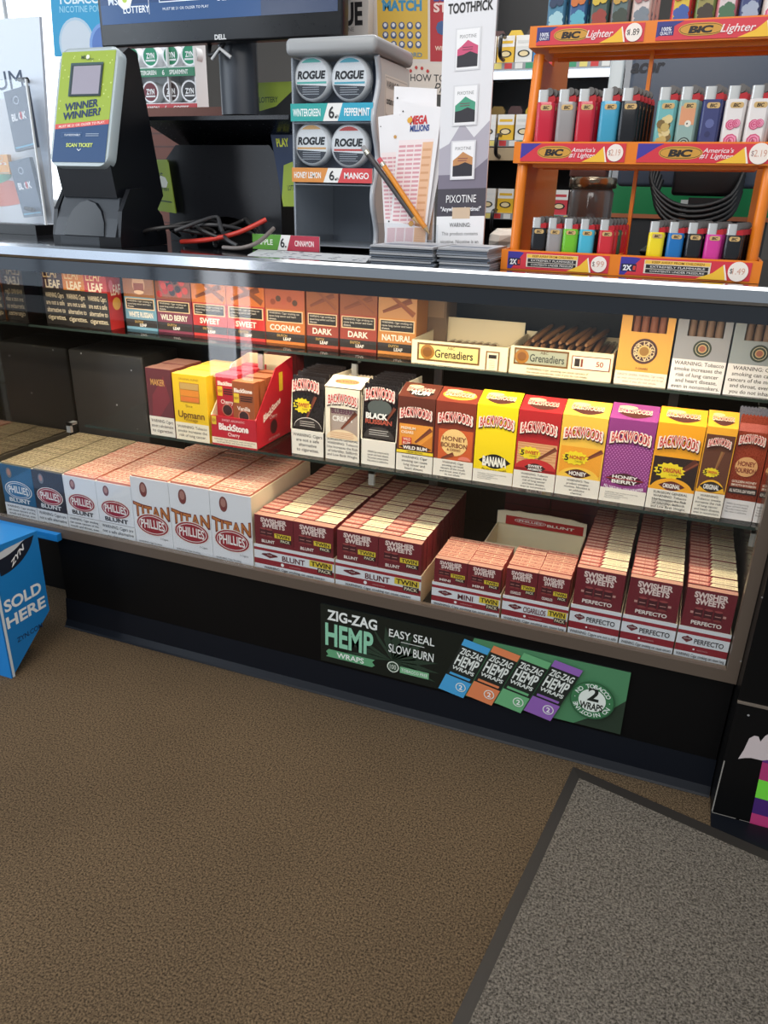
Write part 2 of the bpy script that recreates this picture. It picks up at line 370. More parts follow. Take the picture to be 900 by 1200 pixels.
a.poly([(.02, .10), (.19, .10), (.2, .14), (.19, .19), (.2, .24), (.03, .24), (.02, .19), (.028, .14)], (96, 158, 116)); a.text('WRAPS', .11, .17, .1, .09, (228, 236, 228), .02, True)
a.text('EASY SEAL', .325, .78, .155, .13, (225, 230, 226), .01, True); a.rect(.29, .655, .37, .665, (210, 214, 210)); a.text('SLOW BURN', .325, .52, .155, .14, (225, 230, 226), .01, True)
a.circ(.265, .20, .021, (210, 220, 206)); a.circ(.265, .20, .017, (46, 66, 50)); a.text('100', .265, .20, .022, .08, (210, 220, 206)); a.rect(.29, .13, .39, .24, (120, 178, 134)); a.text('TOBACCO FREE', .34, .185, .09, .05, (236, 240, 236))
for i, c in enumerate(((70, 160, 214), (222, 130, 84), (104, 172, 120), (142, 96, 176))):
    u0 = .425+.094*i; sk = .075; k = a.k
    q = lambda s_, t_: (u0+s_*.085+t_*sk, .03+t_*.93-s_*.07)
    a.poly([q(0, 0), q(1, 0), q(1, 1), q(0, 1)], (30, 36, 32)); a.poly([q(0, .88), q(1, .88), q(1, 1), q(0, 1)], c); a.poly([q(0, 0), q(1, 0), q(1, .30), q(0, .30)], c)
    a.poly([q(.1, .33), q(.9, .33), q(.9, .37), q(.1, .37)], c)
    for tt, t_, hh in (('ZIG-ZAG', .79, .1), ('HEMP', .62, .17), ('WRAPS', .47, .06)):
        cx, cyy = q(.5, t_); a.text(tt, cx, cyy, .072, hh, (226, 232, 226), .025, True, slope=-.06, skew=.35)
    cx, cyy = q(.72, .17); a.circ(cx, cyy, .017, (224, 230, 224)); a.circ(cx, cyy, .014, c); a.text('2', cx, cyy, .02, .08, (240, 240, 240), .02)
a.circ(.905, .46, .066, (42, 88, 56)); a.circ(.905, .46, .062, (58, 118, 76)); a.circ(.905, .46, .040, (226, 234, 226))
a.text('2', .907, .57, .04, .22, (26, 34, 28), .03); a.text('WRAPS', .905, .37, .068, .11, (26, 34, 28), .03, True)
a.ringtext('NO TOBACCO · NO NICOTINE · ', .905, .46, .051, .062, (226, 236, 228), 150, 360/27)
o = g.build('hemp_sign', None, (x0, 0.0035, zl)); o.rotation_euler = (0, math.atan2(-(z1-z0), w)*0, 0)
tag(o, 'dark green hemp wraps advertising placard fixed to the black counter base', 'sign')
# ------------------------------------------------------------------ goods in the lower row
ZD = .2637
def tray(g, w, d, h, t, ma, side=None, back=True):
    """open-topped carton"""
    g.box(0, w, 0, t, 0, h, ma); g.box(0, t, t, d-t, 0, h, side or ma); g.box(w-t, w, t, d-t, 0, h, side or ma)
    g.box(t, w-t, t, d-t, 0, t, ma)
    if back: g.box(0, w, d-t, d, 0, h, side or ma)
def pack_mesh(w, d, h, kind):
    g = G(); red = M(140, 44, 50); cr = M(238, 218, 176)
    if kind == 'swisher':
        g.box(0, w, 0, d, 0, h, red, front=M(112, 24, 38), back=cr)
        a = g.topface(w, d, h); j = random.uniform(-.02, .02)
        a.poly([(.0, .03), (.40, .03), (.46, .97), (0, .97)], (204, 122, 108)); a.poly([(.44, .04), (1, .04), (1, .96), (.50, .96)], (250, 234, 194))
        a.text('SWISHER SWEETS', .21, .5, .38, .46, (246, 214, 190), .03, True); a.text('SWISHER SWEETS', .74, .5, .40, .32, (150, 96, 70), 0, True)
    elif kind == 'red':
        g.box(0, w, 0, d, 0, h, M(190, 88, 80), back=cr)
        a = g.topface(w, d, h); a.rect(.01, .05, .99, .93, (232, 186, 158)); a.text('SWISHER SWEETS  CIGARILLOS', .5, .5, .94, .48, (160, 56, 54), .04, True)
    elif kind == 'dim':
        g.box(0, w, 0, d, 0, h, M(150, 136, 108), back=cr)
        a = g.topface(w, d, h); a.rect(.01, .05, .99, .94, (212, 194, 154)); a.text('PHILLIES  BLUNT  PHILLIES', .5, .5, .94, .48, (112, 84, 62), .04, True)
    else:
        g.box(0, w, 0, d, 0, h, M(214, 132, 110), back=cr)
        a = g.topface(w, d, h); a.rect(.01, .04, .99, .94, (242, 210, 184)); a.text('PHILLIES  BLUNT  PHILLIES', .5, .5, .94, .50, (196, 72, 62), .04, True)
    o = g.build('cigar_pack'); me = o.data; bpy.data.objects.remove(o); return me
def packs(x, y, z, w, n, pitch, h, kind, label, group, jitter=.002):
    me = pack_mesh(w, pitch*.93, h, kind)
    for i in range(n):
        o = bpy.data.objects.new('cigar_pack', me); COL.objects.link(o)
        o.location = (x+random.uniform(-.0006, .0006), y+i*pitch, z+random.uniform(0, jitter)); tag(o, label, 'cigar pack', group)
def logo_phillies(a, u, v, ru, rv, bg=(150, 30, 44)):
    a.ell(u, v, ru*1.06, rv*1.08, (228, 222, 214)); a.ell(u, v, ru, rv, bg); a.ell(u, v, ru*.9, rv*.86, (236, 230, 226)); a.ell(u, v, ru*.86, rv*.8, bg)
    a.text('PHILLIES', u, v, ru*1.5, rv*.85, (240, 236, 232), .02, True, arch=rv*.1)
PH = [(10, 608, 'blue'), (46.9, 0, 'dark'), (82.5, 0, 'white'), (120, 0, 'white'), (160.7, 0, 'titan'), (204.4, 0, 'titan'), (250.7, 0, 'titan'), (298, 0, 'end')]
YF = .018
def ybot(x): return 608+(x-10)*.2040
xs = [ax(p[0], ybot(p[0]), YF) for p in PH]
xs[0] = max(xs[0], -1.5435)
PL = ['blue cigar carton at the far left end of the bottom row', 'charcoal cigar carton between the blue one and a white one',
      'white cigar carton with red oval, directly right of the charcoal one', 'shorter white cigar carton with red oval, beside the first tall white carton',
      'tall white carton with flame lettering, leftmost of the three tall ones', 'tall white carton with flame lettering, middle of the three tall ones',
      'tall white carton with flame lettering, rightmost and next to maroon twin cartons']
for i in range(7):
    w = xs[i+1]-xs[i]-.001; kind = PH[i][2]; h = .178 if kind == 'titan' else .150
    base = {'blue': (38, 92, 128), 'dark': (52, 44, 46), 'white': (226, 226, 230), 'titan': (228, 228, 232)}[kind]
    t = thing('cigar_carton', PL[i], 'carton', (xs[i], YF, ZD), 0, 'tall cigar cartons at the left of the bottom row')
    g = G(); tray(g, w, .285, h-.004, .002, M(*base), M(238, 226, 196)); a = g.front(w, h-.004)
    if kind == 'titan':
        a.rect(.0, .0, 1, 1, (226, 226, 230)); a.ell(.33, .84, .10, .105, (120, 66, 62)); a.ell(.33, .86, .06, .06, (170, 120, 110)); a.rect(.26, .76, .40, .80, (120, 50, 50))
        a.text('TITAN', .5, .56, .96, .20, (110, 30, 34), .05, True, arch=-.04); a.text('TITAN', .5, .56, .92, .17, (186, 112, 54), .01, True, arch=-.04)
        logo_phillies(a, .5, .35, .42, .15); a.text('5 Cigars', .78, .17, .2, .025, (60, 56, 56)); a.lines(['WARNING: Cigar Smoking', 'Can Cause Cancers'], .08, .03, .8, .10, (70, 66, 66), 0, True)
    else:
        wh = kind == 'white'; lc = (150, 30, 44) if wh else ((150, 30, 44) if kind == 'dark' else (52, 108, 150))
        a.ell(.28, .86, .085, .09, (120, 66, 62) if wh else (120, 118, 120)); a.ell(.28, .87, .05, .055, (180, 130, 120))
        logo_phillies(a, .5, .56, .40, .15, lc); a.text('BLUNT', .5, .375, .66, .07, (60, 50, 48) if wh else (222, 222, 222), .03, True)
        a.rect(0, 0, 1, .30, (222, 222, 224)); a.rect(0, .30, 1, .307, (120, 110, 110))
        a.lines(['WARNING: Cigars are', 'not a safe alternative', 'to cigarettes.'] if i % 2 else ['WARNING: Cigar smoking', 'can cause cancers of the', 'mouth and throat, even', 'if you do not inhale.'], .06, .02, .95, .28, (40, 40, 42), .01)
    g.build('carton_body', t)
    packs(xs[i]+.003, YF+.004, ZD+.003, w-.006, 16, .0172, h-.004, 'dim' if kind in ('blue', 'dark') else 'phillies',
          'cigar pack in the row of packs filling the '+['blue', 'charcoal', 'left short white', 'right short white', 'left tall white', 'middle tall white', 'right tall white'][i]+' carton', 'packs in the '+['blue', 'charcoal', 'left short white', 'right short white', 'left tall white', 'middle tall white', 'right tall white'][i]+' carton')
def ss_front(a, sub, twin):
    a.rect(0, 0, 1, 1, (112, 24, 38)); a.text('SWISHER', .5, .86, .68, .15, (236, 214, 206), .04, True, arch=-.01); a.text('SWEETS', .5, .69, .58, .15, (236, 214, 206), .04, True)
    for k in range(3 if not twin else 2):
        u = .3+.2*k if not twin else .22+.17*k; v = .40 if not twin else .45
        a.rect(u-.085, v-.14, u+.085, v+.12, (70, 14, 26)); a.ell(u, v+.10, .085, .03, (156, 70, 70)); a.ell(u, v-.14, .085, .03, (140, 60, 60)); a.rect(u-.06, v-.04, u+.06, v-.02, (196, 140, 130))
    if not twin: a.rect(.14, .36, .20, .42, (200, 150, 140)); a.rect(.8, .36, .86, .42, (200, 150, 140))
    if twin:
        a.rect(.52, .30, .95, .46, (222, 196, 60)); a.text('TWIN', .735, .38, .36, .11, (50, 34, 14), .03, True); a.rect(.66, .16, .95, .29, (40, 16, 22)); a.text('PACK', .8, .225, .24, .09, (230, 220, 190), .02, True)
    a.text(sub, .35 if twin else .5, .13, .34 if twin else .62, .10, (240, 228, 220), .03, True)
def ss_tray(a, sub, twin, warn, wv=0):
    a.rect(0, 0, 1, 1, (224, 226, 230)); a.rect(0, .80, 1, .90, (150, 34, 48)); a.rect(0, .30, 1, .50, (140, 28, 42))
    a.ell(.20, .66, .11, .10, (120, 44, 52), n=4); a.ell(.2, .68, .10, .05, (96, 26, 38)); a.text('SWISHER', .2, .675, .14, .035, (230, 220, 220))
    a.text(sub, .62 if not twin else .5, .64, .56 if not twin else .34, .14 if not twin else .19, (60, 58, 62) if not twin else (96, 26, 38), .02)
    a.circ(.36, .40, .02, (236, 236, 236)); a.text('swishersweets', .52, .40, .22, .05, (200, 150, 150))
    if twin:
        a.rect(.70, .58, .98, .80, (222, 196, 60)); a.text('TWIN', .84, .69, .24, .16, (50, 34, 14), .03, True); a.rect(.80, .40, .98, .57, (40, 16, 22)); a.text('PACK', .89, .485, .15, .11, (230, 220, 190), .02, True)
    a.lines(warn, .04, .02, .97, .28, (56, 54, 56), .01)
W1 = ['WARNING: Cigars are not a safe', 'alternative to cigarettes.']; W2 = ['WARNING: Cigar smoking can cause lung', 'cancer and heart disease.']; W3 = ['WARNING: Cigar smoking can cause cancers', 'of the mouth and throat, even if you do not inhale.']
def sweets_box(pl, pr, yb, cols, d, hp, ht, sub, twin, label, warn, group, rows, pitch, brows, kind, who, Y=YF, xr=None):
    xl = ax(pl, yb[0], Y) if not isinstance(pl, tuple) else pl[0]; xe = ax(pr, yb[1], Y)
    w = xe-xl-.0015
    t = thing('cigar_carton', label, 'carton', (xl, Y, ZD), 0, group)
    g = G(); tray(g, w, d, ht, .002, M(224, 220, 214), M(232, 206, 170)); ss_tray(g.front(w, ht), sub, twin, warn)
    g.build('display_tray', t)
    cw = (w-.005)/cols
    for c in range(cols):
        x = xl+.0025+c*cw
        g = G(); g.box(0, cw-.001, 0, pitch*.93, 0, hp, M(112, 24, 38), top=M(200, 150, 130))
        ss_front(g.front(cw-.001, hp-ht+.001, 0, 0, ht-.001), sub, twin)
        o = g.build('cigar_pack', None, (x, Y+.0028, ZD+.0025))
        side = '' if cols == 1 else (' left', ' right')[c]
        tag(o, 'front maroon cigar pack,%s in %s' % (side, who), 'cigar pack', 'front packs of the maroon cartons')
        packs(x, Y+.0028+pitch, ZD+.0025, cw-.001, rows-1, pitch, hp, kind, 'cigar pack in the%s row of %s' % (side, who), 'packs in the%s row of %s' % (side, who))
        if brows: packs(x, Y+d+.006, ZD, cw-.001, brows, pitch, hp, kind, 'cigar pack in the rear block behind the%s row of %s' % (side, who), 'rear packs behind the%s row of %s' % (side, who))
    return xe
bl = lambda x: 668.2+(x-298.7)*.1905
sweets_box(299, 392.4, (667, 685.6), 2, .198, .133, .066, 'BLUNT', True, 'maroon and white twin pack carton just right of the tall white cartons', W3, 'blunt twin pack cartons', 10, .0192, 9, 'swisher', 'the leftmost twin carton')
sweets_box(393.2, 493.2, (685.8, 705.5), 2, .198, .133, .066, 'BLUNT', True, 'maroon and white twin pack carton left of the lower mini carton', W3, 'blunt twin pack cartons', 10, .0192, 7, 'swisher', 'the second twin carton')
sweets_box(505, 585, (710.3, 728.6), 2, .12, .110, .060, 'MINI', True, 'low maroon and white mini twin pack carton in the bottom row', W3, 'low maroon cartons', 7, .0160, 0, 'red', 'the mini carton')
sweets_box(586.5, 663, (729, 746.5), 2, .12, .118, .062, 'CIGARILLOS', True, 'low maroon cigarillo carton between the mini carton and the tall ones', W2, 'low maroon cartons', 7, .0160, 0, 'red', 'the cigarillo carton')
sweets_box(663.7, 723.3, (749.2, 758.5), 1, .2, .147, .072, 'PERFECTO', False, 'tall maroon carton beside the cigarillo carton, leftmost of three alike', W1, 'three tall maroon cartons', 13, .0150, 11, 'swisher', 'the left tall maroon carton')
sweets_box(724, 787.2, (758.6, 771.5), 1, .2, .147, .072, 'PERFECTO', False, 'tall maroon carton in the middle of three alike at the right', W3, 'three tall maroon cartons', 13, .0150, 11, 'swisher', 'the middle tall maroon carton')
sweets_box(788, 849.4, (771.6, 784.8), 1, .2, .147, .072, 'PERFECTO', False, 'tall maroon carton at the right end of the bottom row', W2, 'three tall maroon cartons', 13, .0150, 9, 'swisher', 'the right tall maroon carton')
# behind: red and cream opened carton and two closed cartons
xl, xr = ax(572, 632, .20), ax(682, 632, .20)
t = thing('opened_carton', 'opened cream carton with red lid panel behind the low maroon cartons', 'carton', (xl, .165, ZD), 0)
w = xr-xl; g = G(); tray(g, w, .12, .10, .002, M(238, 224, 190)); g.build('carton_body', t)
g = G(); zt = az(620, 603, .28)-ZD; n = 12
top = [(w*(1-k/n), zt+.006*math.sin(k/n*math.pi)+random.uniform(-.0015, .0015)) for k in range(n+1)]
g.prism([(0, .101), (w, .101)]+top, 'y', .112, .115, M(242, 228, 196)); a = g.front(w, zt-.101, .112, 0, .101)
a.rect(.10, .0, .97, .72, (176, 36, 40)); logo_phillies(a, .38, .42, .17, .2, (190, 60, 56)); a.text('BLUNT', .72, .38, .3, .2, (240, 226, 214), .03, True); g.build('raised_lid', t)
for i, (pl, pr, s_, lb) in enumerate(((590, 643, 'MINI', 'closed dark maroon mini carton standing upright behind the opened cream carton'), (643.5, 700, 'CIGARILLOS', 'closed dark maroon cigarillo carton upright behind the opened cream carton'))):
    x0, x1 = ax(pl, 610, .33), ax(pr, 610, .33); w = x1-x0-.001; h = .235
    g = G(); g.box(0, w, 0, .10, 0, h, M(84, 20, 30, rough=.4)); a = g.front(w, h); a.rect(.0, .55, 1, .56, (60, 14, 22))
    a.ell(.24, .74, .13, .05, (140, 60, 66)); a.ell(.24, .74, .115, .04, (84, 20, 30)); a.text('SWISHER', .24, .74, .17, .025, (200, 150, 150)); a.text(s_, .62, .70, .34, .07 if i == 0 else .04, (206, 170, 170), .02)
    if i == 0: a.rect(.80, .69, .99, .75, (176, 146, 60)); a.text('TWIN', .895, .72, .16, .035, (60, 40, 20))
    tag(g.build('cigar_carton', None, (x0, .33, ZD)), lb, 'carton', 'closed maroon cartons at the back')
# ------------------------------------------------------------------ middle shelf: pouch cartons
YM = .098
BX = [(341.3, 529.9), (380.8, 536), (422.4, 542.5), (464.2, 549), (507.2, 555.5), (553.5, 562.5), (600.5, 569.6), (649.4, 577), (701.3, 585), (755.6, 593.2), (809.6, 601.4), (844.9, 606.7), (881.5, 612.2), (905, 616)]
bxs = [ax(p[0], p[1], YM) for p in BX]
WT = {1: ['WARNING: Cigars', 'are not a safe', 'alternative', 'to cigarettes.'], 2: ['SURGEON GENERAL', 'WARNING: Tobacco', 'Use Increases the Risk', 'of Infertility, Stillbirth', 'and Low Birth Weight.'],
      4: ['WARNING: Cigar', 'smoking can cause', 'lung cancer and', 'heart disease.'], 5: ['WARNING: Cigar', 'smoking can cause', 'cancers of the mouth', 'and throat, even if you', 'do not inhale.'],
      7: ['WARNING: Tobacco', 'smoke increases the', 'risk of lung cancer', 'and heart disease,', 'even in nonsmokers.'], 8: ['WARNING: This', 'product contains', 'nicotine. Nicotine is', 'an addictive', 'chemical.'],
      11: ['WARNING:', 'Tobacco smoke', 'increases the risk', 'of lung cancer', 'and heart disease,', 'even in nonsmokers.']}
TINY = ['WARNING: Cigar smoking can cause lung', 'cancer and heart disease.', 'This product contains nicotine.', 'Nicotine is addictive.']
RED = (196, 46, 46); PALE = (246, 226, 214)
def bw_logo(a, u, v, w, h, arch=.03, rim=(60, 16, 18)):
    for t in ('BACKWOODS',):
        a.text(t, u+.008, v-.010, w*1.08, h*1.45, rim, .085, True, arch=arch); a.text(t, u, v, w*1.07, h*1.36, PALE, .08, True, arch=arch); a.text(t, u, v, w*.98, h*1.12, RED, .015, True, arch=arch)
def football(a, u, v, ru, rv, col=(84, 34, 26), txt='', tc=(240, 236, 230), t2=''):
    n = 14; up = [(u-ru+2*ru*k/n, v+rv*math.sin(math.pi*k/n)) for k in range(n+1)]; dn = [(u+ru-2*ru*k/n, v-rv*math.sin(math.pi*k/n)) for k in range(1, n)]
    a.poly(up+dn, col)
    if txt: a.text(txt, u, v+(rv*.35 if t2 else 0), ru*1.3, rv*(.55 if t2 else .9), tc, .03, True)
    if t2: a.text(t2, u, v-rv*.4, ru*1.3, rv*.55, tc, .03, True)
def burst(a, u, v, ru, rv, word):
    a.star(u, v, ru, rv, (238, 214, 40), 14, .82); a.text('5', u-ru*.62, v, ru*.4, rv*.8, (30, 24, 16), .04); a.text(word, u+ru*.18, v+rv*.1, ru*1.15, rv*.5, (190, 60, 40), .03, True); a.text('CIGARS', u+ru*.3, v-rv*.42, ru*.6, rv*.22, (60, 40, 20), 0)
def cigar_art(a, u0, v0, u1, v1, w, c=(108, 52, 36)):
    d = Vector((u1-u0, (v1-v0)*a.h/a.w)).normalized(); n = Vector((-d.y, d.x))*w; ny = a.w/a.h
    a.poly([(u0+n.x*.5, v0+n.y*.5*ny), (u0-n.x*.5, v0-n.y*.5*ny), (u1-n.x, v1-n.y*ny), (u1+n.x, v1+n.y*ny)], c)
    a.poly([(u0, v0), (u0-n.x*.3, v0-n.y*.3*ny), (u1-n.x*.7, v1-n.y*.7*ny), (u1-n.x*.2, v1-n.y*.2*ny)], (138, 74, 50))
def bw_face(i, a, base):
    if i in (3, 4, 5, 6, 7, 8, 9, 10): pass
    if i == 0 or i == 2:
        pass
    if i == 6:
        a.rect(.04, .30, .97, .60, (222, 168, 120))
        a.bars(.04, .3, .97, .6, 9, (206, 142, 92), .4); cigar_art(a, .55, .40, .95, .56, .05); burst(a, .34, .47, .28, .085, 'SWEET'); a.ell(.5, .27, .48, .13, RED, 20, 0, 180); football(a, .5, .29, .26, .055, (60, 26, 24), 'SWEET', t2='AROMATIC')
    if i == 7:
        a.rect(.04, .28, .97, .62, (236, 160, 46)); cigar_art(a, .52, .44, .96, .60, .05); burst(a, .38, .48, .31, .09, 'HONEY'); a.ell(.5, .23, .46, .14, (244, 196, 72), 20, 0, 180); football(a, .48, .29, .30, .055, (74, 34, 26), 'HONEY')
    if i == 8:
        k = a.k
        for r in range(20):
            for c in range(14):
                a.k = k; a.circ(.04+c*.071+(r % 2)*.035, .24+r*.024, .015, (206, 140, 196), 5)
        a.k = k+1; football(a, .5, .29, .42, .075, (70, 26, 34), 'HONEY', t2='BERRY'); a.rect(.1, .285, .9, .297, (160, 44, 60)); a.text('ALL NATURAL LEAF WRAPPER', .5, .20, .86, .035, (240, 230, 240), .02, True, arch=-.03)
    if i == 9:
        a.rect(.03, .27, .99, .62, (46, 30, 26)); cigar_art(a, .5, .40, .95, .60, .08, (92, 44, 32)); burst(a, .40, .46, .35, .10, 'ORIGINAL'); a.ell(.5, .22, .47, .16, (240, 168, 38), 20, 0, 180); football(a, .5, .29, .29, .055, (96, 40, 34), 'ORIGINAL')
    if i == 10:
        a.rect(.03, .30, .97, .92, (96, 56, 40)); cigar_art(a, .5, .5, .66, .74, .06, (150, 108, 66)); burst(a, .40, .50, .29, .055, 'ORIGINAL'); a.ell(.5, .28, .44, .14, (240, 180, 46), 20, 0, 180); football(a, .5, .34, .40, .06, (42, 34, 28), 'ORIGINAL'); a.text('NATURAL CIGARS', .5, .255, .6, .025, (60, 40, 20), .02, True, arch=-.02)
    if i == 3:
        a.rect(.06, .30, .96, .64, (228, 150, 58)); a.poly([(.5, .30), (.96, .30), (.96, .52)], (206, 124, 40)); cigar_art(a, .5, .40, .92, .60, .055); a.text('PREMIUM', .30, .585, .4, .035, (250, 236, 210), .02); a.text('CIGARS', .28, .53, .34, .035, (250, 236, 210), .02)
        a.rect(.14, .36, .40, .46, (200, 56, 40)); a.text('WILD', .27, .435, .2, .035, (250, 220, 200), .02); a.text('RUM', .27, .385, .2, .035, (250, 220, 200), .02); football(a, .5, .33, .45, .05, (60, 26, 20)); a.text('WILD RUM', .5, .325, .66, .045, (250, 240, 230), .04, True); a.rect(.0, .245, 1, .285, (238, 208, 48)); a.text('LIMITED EDITION', .5, .265, .7, .02, (60, 40, 20), .02)
    if i == 4:
        a.rect(.10, .22, .96, .64, (204, 92, 44)); a.circ(.5, .47, .34, (240, 200, 130)); a.text('HONEY', .5, .52, .60, .06, (116, 50, 30), .02, True); a.text('BOURBON', .5, .435, .66, .06, (116, 50, 30), .02, True); a.text('& CIGARS', .5, .375, .38, .03, (116, 50, 30), .02); cigar_art(a, .2, .24, .5, .32, .05); a.ell(.78, .25, .16, .05, (230, 130, 110), 20, 0, 180)
    if i == 5:
        football(a, .52, .29, .40, .095, (26, 22, 20)); a.text('BANANA', .52, .29, .60, .12, (244, 240, 226), .05, True); a.text('ALL NATURAL CIGARS', .52, .19, .62, .025, (60, 44, 14), .02, True, arch=-.02)
SPEC = [('open', (40, 34, 34)), ('window', (240, 232, 210)), ('open', (38, 34, 36)), ('lid', (94, 44, 32)), ('lid', (128, 52, 36)), ('lid', (244, 214, 24)), ('lid', (178, 38, 42)), ('lid', (240, 190, 74)), ('lid', (142, 60, 128)), ('lid', (240, 164, 36)), ('lid', (238, 170, 50)), ('pouch', (158, 66, 44)), ('pouch', (150, 60, 40))]
NAMES = ['open cigar pouch carton with dark pouch and yellow burst, leftmost in the pouch row', 'cream cigar pouch carton with a cut-out window', 'open black cigar pouch carton with arched red logo, beside the cream one', 'brown and orange rum cigar pouch carton with yellow strip', 'brown honey bourbon cigar pouch carton with round cream emblem', 'bright yellow banana cigar pouch carton',
         'red sweet cigar pouch carton with yellow burst', 'golden honey cigar pouch carton with yellow burst', 'purple dotted honey berry cigar pouch carton', 'orange original cigar pouch carton with dark brown window', 'narrow orange and brown cigar pouch carton right of the wider orange one']
TOPS = {3: (464, 463), 4: (510.4, 468.7), 5: (556.7, 472.5), 6: (607, 479.3), 7: (657.8, 484.7), 8: (712.9, 489), 9: (768.3, 493.9), 10: (826.8, 499)}
def pouch_mesh(w, h, col, art=None, tilt=0):
    g = G(); fo = M(*col, rough=.28, metal=.25); d = .012; n = 9
    pr = [(0, .0), (-.004, .02), (-.005, h*.45), (-.002, h*.86), (.003, h*.93), (.004, h), (.006, h), (.007, h*.93), (.011, h*.86), (.014, h*.45), (.012, .02), (.01, 0)]
    g.prism(pr, 'x', 0, w, fo, smooth=False)
    for k in range(n):
        x = w*k/n; g.add([(x, .0045, h), (x+w/n, .0045, h), (x+w/n*.5, .0045, h+.003)], [(0, 1, 2)], fo)
    if art: art(g)
    return g
for i in range(13):
    kind, base = SPEC[i]; x0, x1 = bxs[i], bxs[i+1]; w = x1-x0-.0015
    cb = M(*base, rough=.42); warn = M(232, 226, 214, rough=.5)
    if kind == 'lid':
        h = az(*TOPS[i], YM)-ZM; dep = .14
        t = thing('pouch_carton', NAMES[i], 'carton', (x0, YM, ZM), 0, 'cigar pouch cartons on the middle shelf')
        g = G(); g.box(0, w, 0, .003, 0, h, cb); g.box(0, .002, .003, dep, 0, h*.9, cb, right=CARD); g.box(w-.002, w, .003, dep, 0, h*.9, cb); g.box(.002, w-.002, .003, dep, 0, .003, CARD); g.box(0, w, dep, dep+.003, 0, h*.8, cb)
        a = g.front(w, h); wl = .20 if i in (5, 8) else .235 if i != 10 else .27
        bw_face(i, a, base); a.k += 1
        a.rect(0, 0, 1, wl if i not in (5, 8) else .17, warn)
        if i+1 in WT: a.lines(WT[i+1], .07, .015, .94, wl-.015, (52, 46, 42), .012)
        else: a.lines(TINY, .12, .04, .86, .13, (70, 64, 60), 0, True)
        if i == 9: a.lines(WT[2], .05, .01, .96, wl-.01, (52, 46, 42), .012)
        lv = .78 if i not in (10,) else .82
        bw_logo(a, .5, lv, .82 if i != 10 else .72, .095 if i != 10 else .06, .035)
        g.build('carton_body', t)
        g = G(); lid = [(.0, h), (.045, h+.018), (.047, h+.018), (.0035, h-.0008)]; g.prism(lid, 'x', 0, w, cb)
        L = math.hypot(.045, .018); a = g.art((0, 0, h), (1, 0, 0), (0, .045, .018), w, L)
        if i == 4: a.ell(.5, .5, .42, .32, (236, 176, 60)); a.ell(.5, .5, .34, .22, (220, 120, 44))
        elif i == 3: football(a, .55, .35, .36, .3, (30, 22, 20), 'RUM')
        else: football(a, .52, .36, .36, .24, (78, 34, 28), ' ')
        a.ell(.34, .76, .2, .10, (236, 206, 150)); a.text('BACKWOODS', .5, .56, .72, .26, (246, 220, 200), .07, True); a.text('BACKWOODS', .5, .56, .70, .22, RED, .01, True)
        g.build('lid', t)
        pc = {8: (70, 30, 74)}.get(i, (52, 30, 30))
        for k in range(3):
            o = pouch_mesh(w*.80, h*.98-.004*k, pc if k else (96, 84, 92)).build('cigar_pouch', None, (x0+w*.06+.004*k, YM+.056+.024*k, ZM+.0035))
            tag(o, 'foil cigar pouch standing inside the '+NAMES[i].split(' cigar')[0]+' pouch carton', 'pouch', 'pouches in the '+NAMES[i].split(' cigar')[0]+' carton')
    elif kind in ('open', 'window'):
        h = .172 if kind == 'open' else az(355, 449, YM)-ZM; dep = .15
        t = thing('pouch_carton', NAMES[i], 'carton', (x0, YM, ZM), 0, 'cigar pouch cartons on the middle shelf')
        g = G(); lipc = M(238, 228, 206)
        zt = .055
        g.box(0, w, 0, .002, 0, zt, warn); a = g.front(w, zt)
        a.lines(WT[i+1] if i+1 in WT else TINY, .07 if i != 2 else .2, .12, .94 if i != 2 else .8, .9 if i != 2 else .6, (52, 46, 42), .012)
        side = [(0, 0), (dep, 0), (dep, h*.95), (.05, h*.98), (.012, h*.90), (.0, zt if kind == 'open' else h)]
        g.prism(side, 'x', 0, .0018, lipc); g.prism(side, 'x', w-.0018, w, lipc); g.box(0, w, 0.002, dep, 0, .002, lipc); g.box(0, w, dep, dep+.002, 0, h*.9, lipc)
        if kind == 'window':
            h2 = h; g.box(0, w, 0, .002, h2*.72, h2, lipc); g.box(0, .012, 0, .002, zt, h2*.72, lipc); g.box(w-.006, w, 0, .002, zt, h2*.72, lipc)
            a = g.front(w, h2); a.k += 2; a.ell(.5, .30, .46, .13, (238, 214, 176), 20, 0, 180); a.bars(.16, .31, .84, .40, 4, (206, 140, 100), .3); bw_logo(a, .5, .83, .8, .10, .03)
        g.build('carton_body', t)
        if kind == 'window':
            g = G(); g.prism([(0, h), (.05, h+.014), (.05, h+.012), (.0, h-.002)], 'x', 0, w, lipc); a = g.art((0, 0, h), (1, 0, 0), (0, .05, .014), w, .052); a.ell(.5, .5, .34, .22, (226, 150, 100)); a.text('BACKWOODS', .5, .5, .6, .2, (170, 70, 50), .02, True); g.build('lid', t)
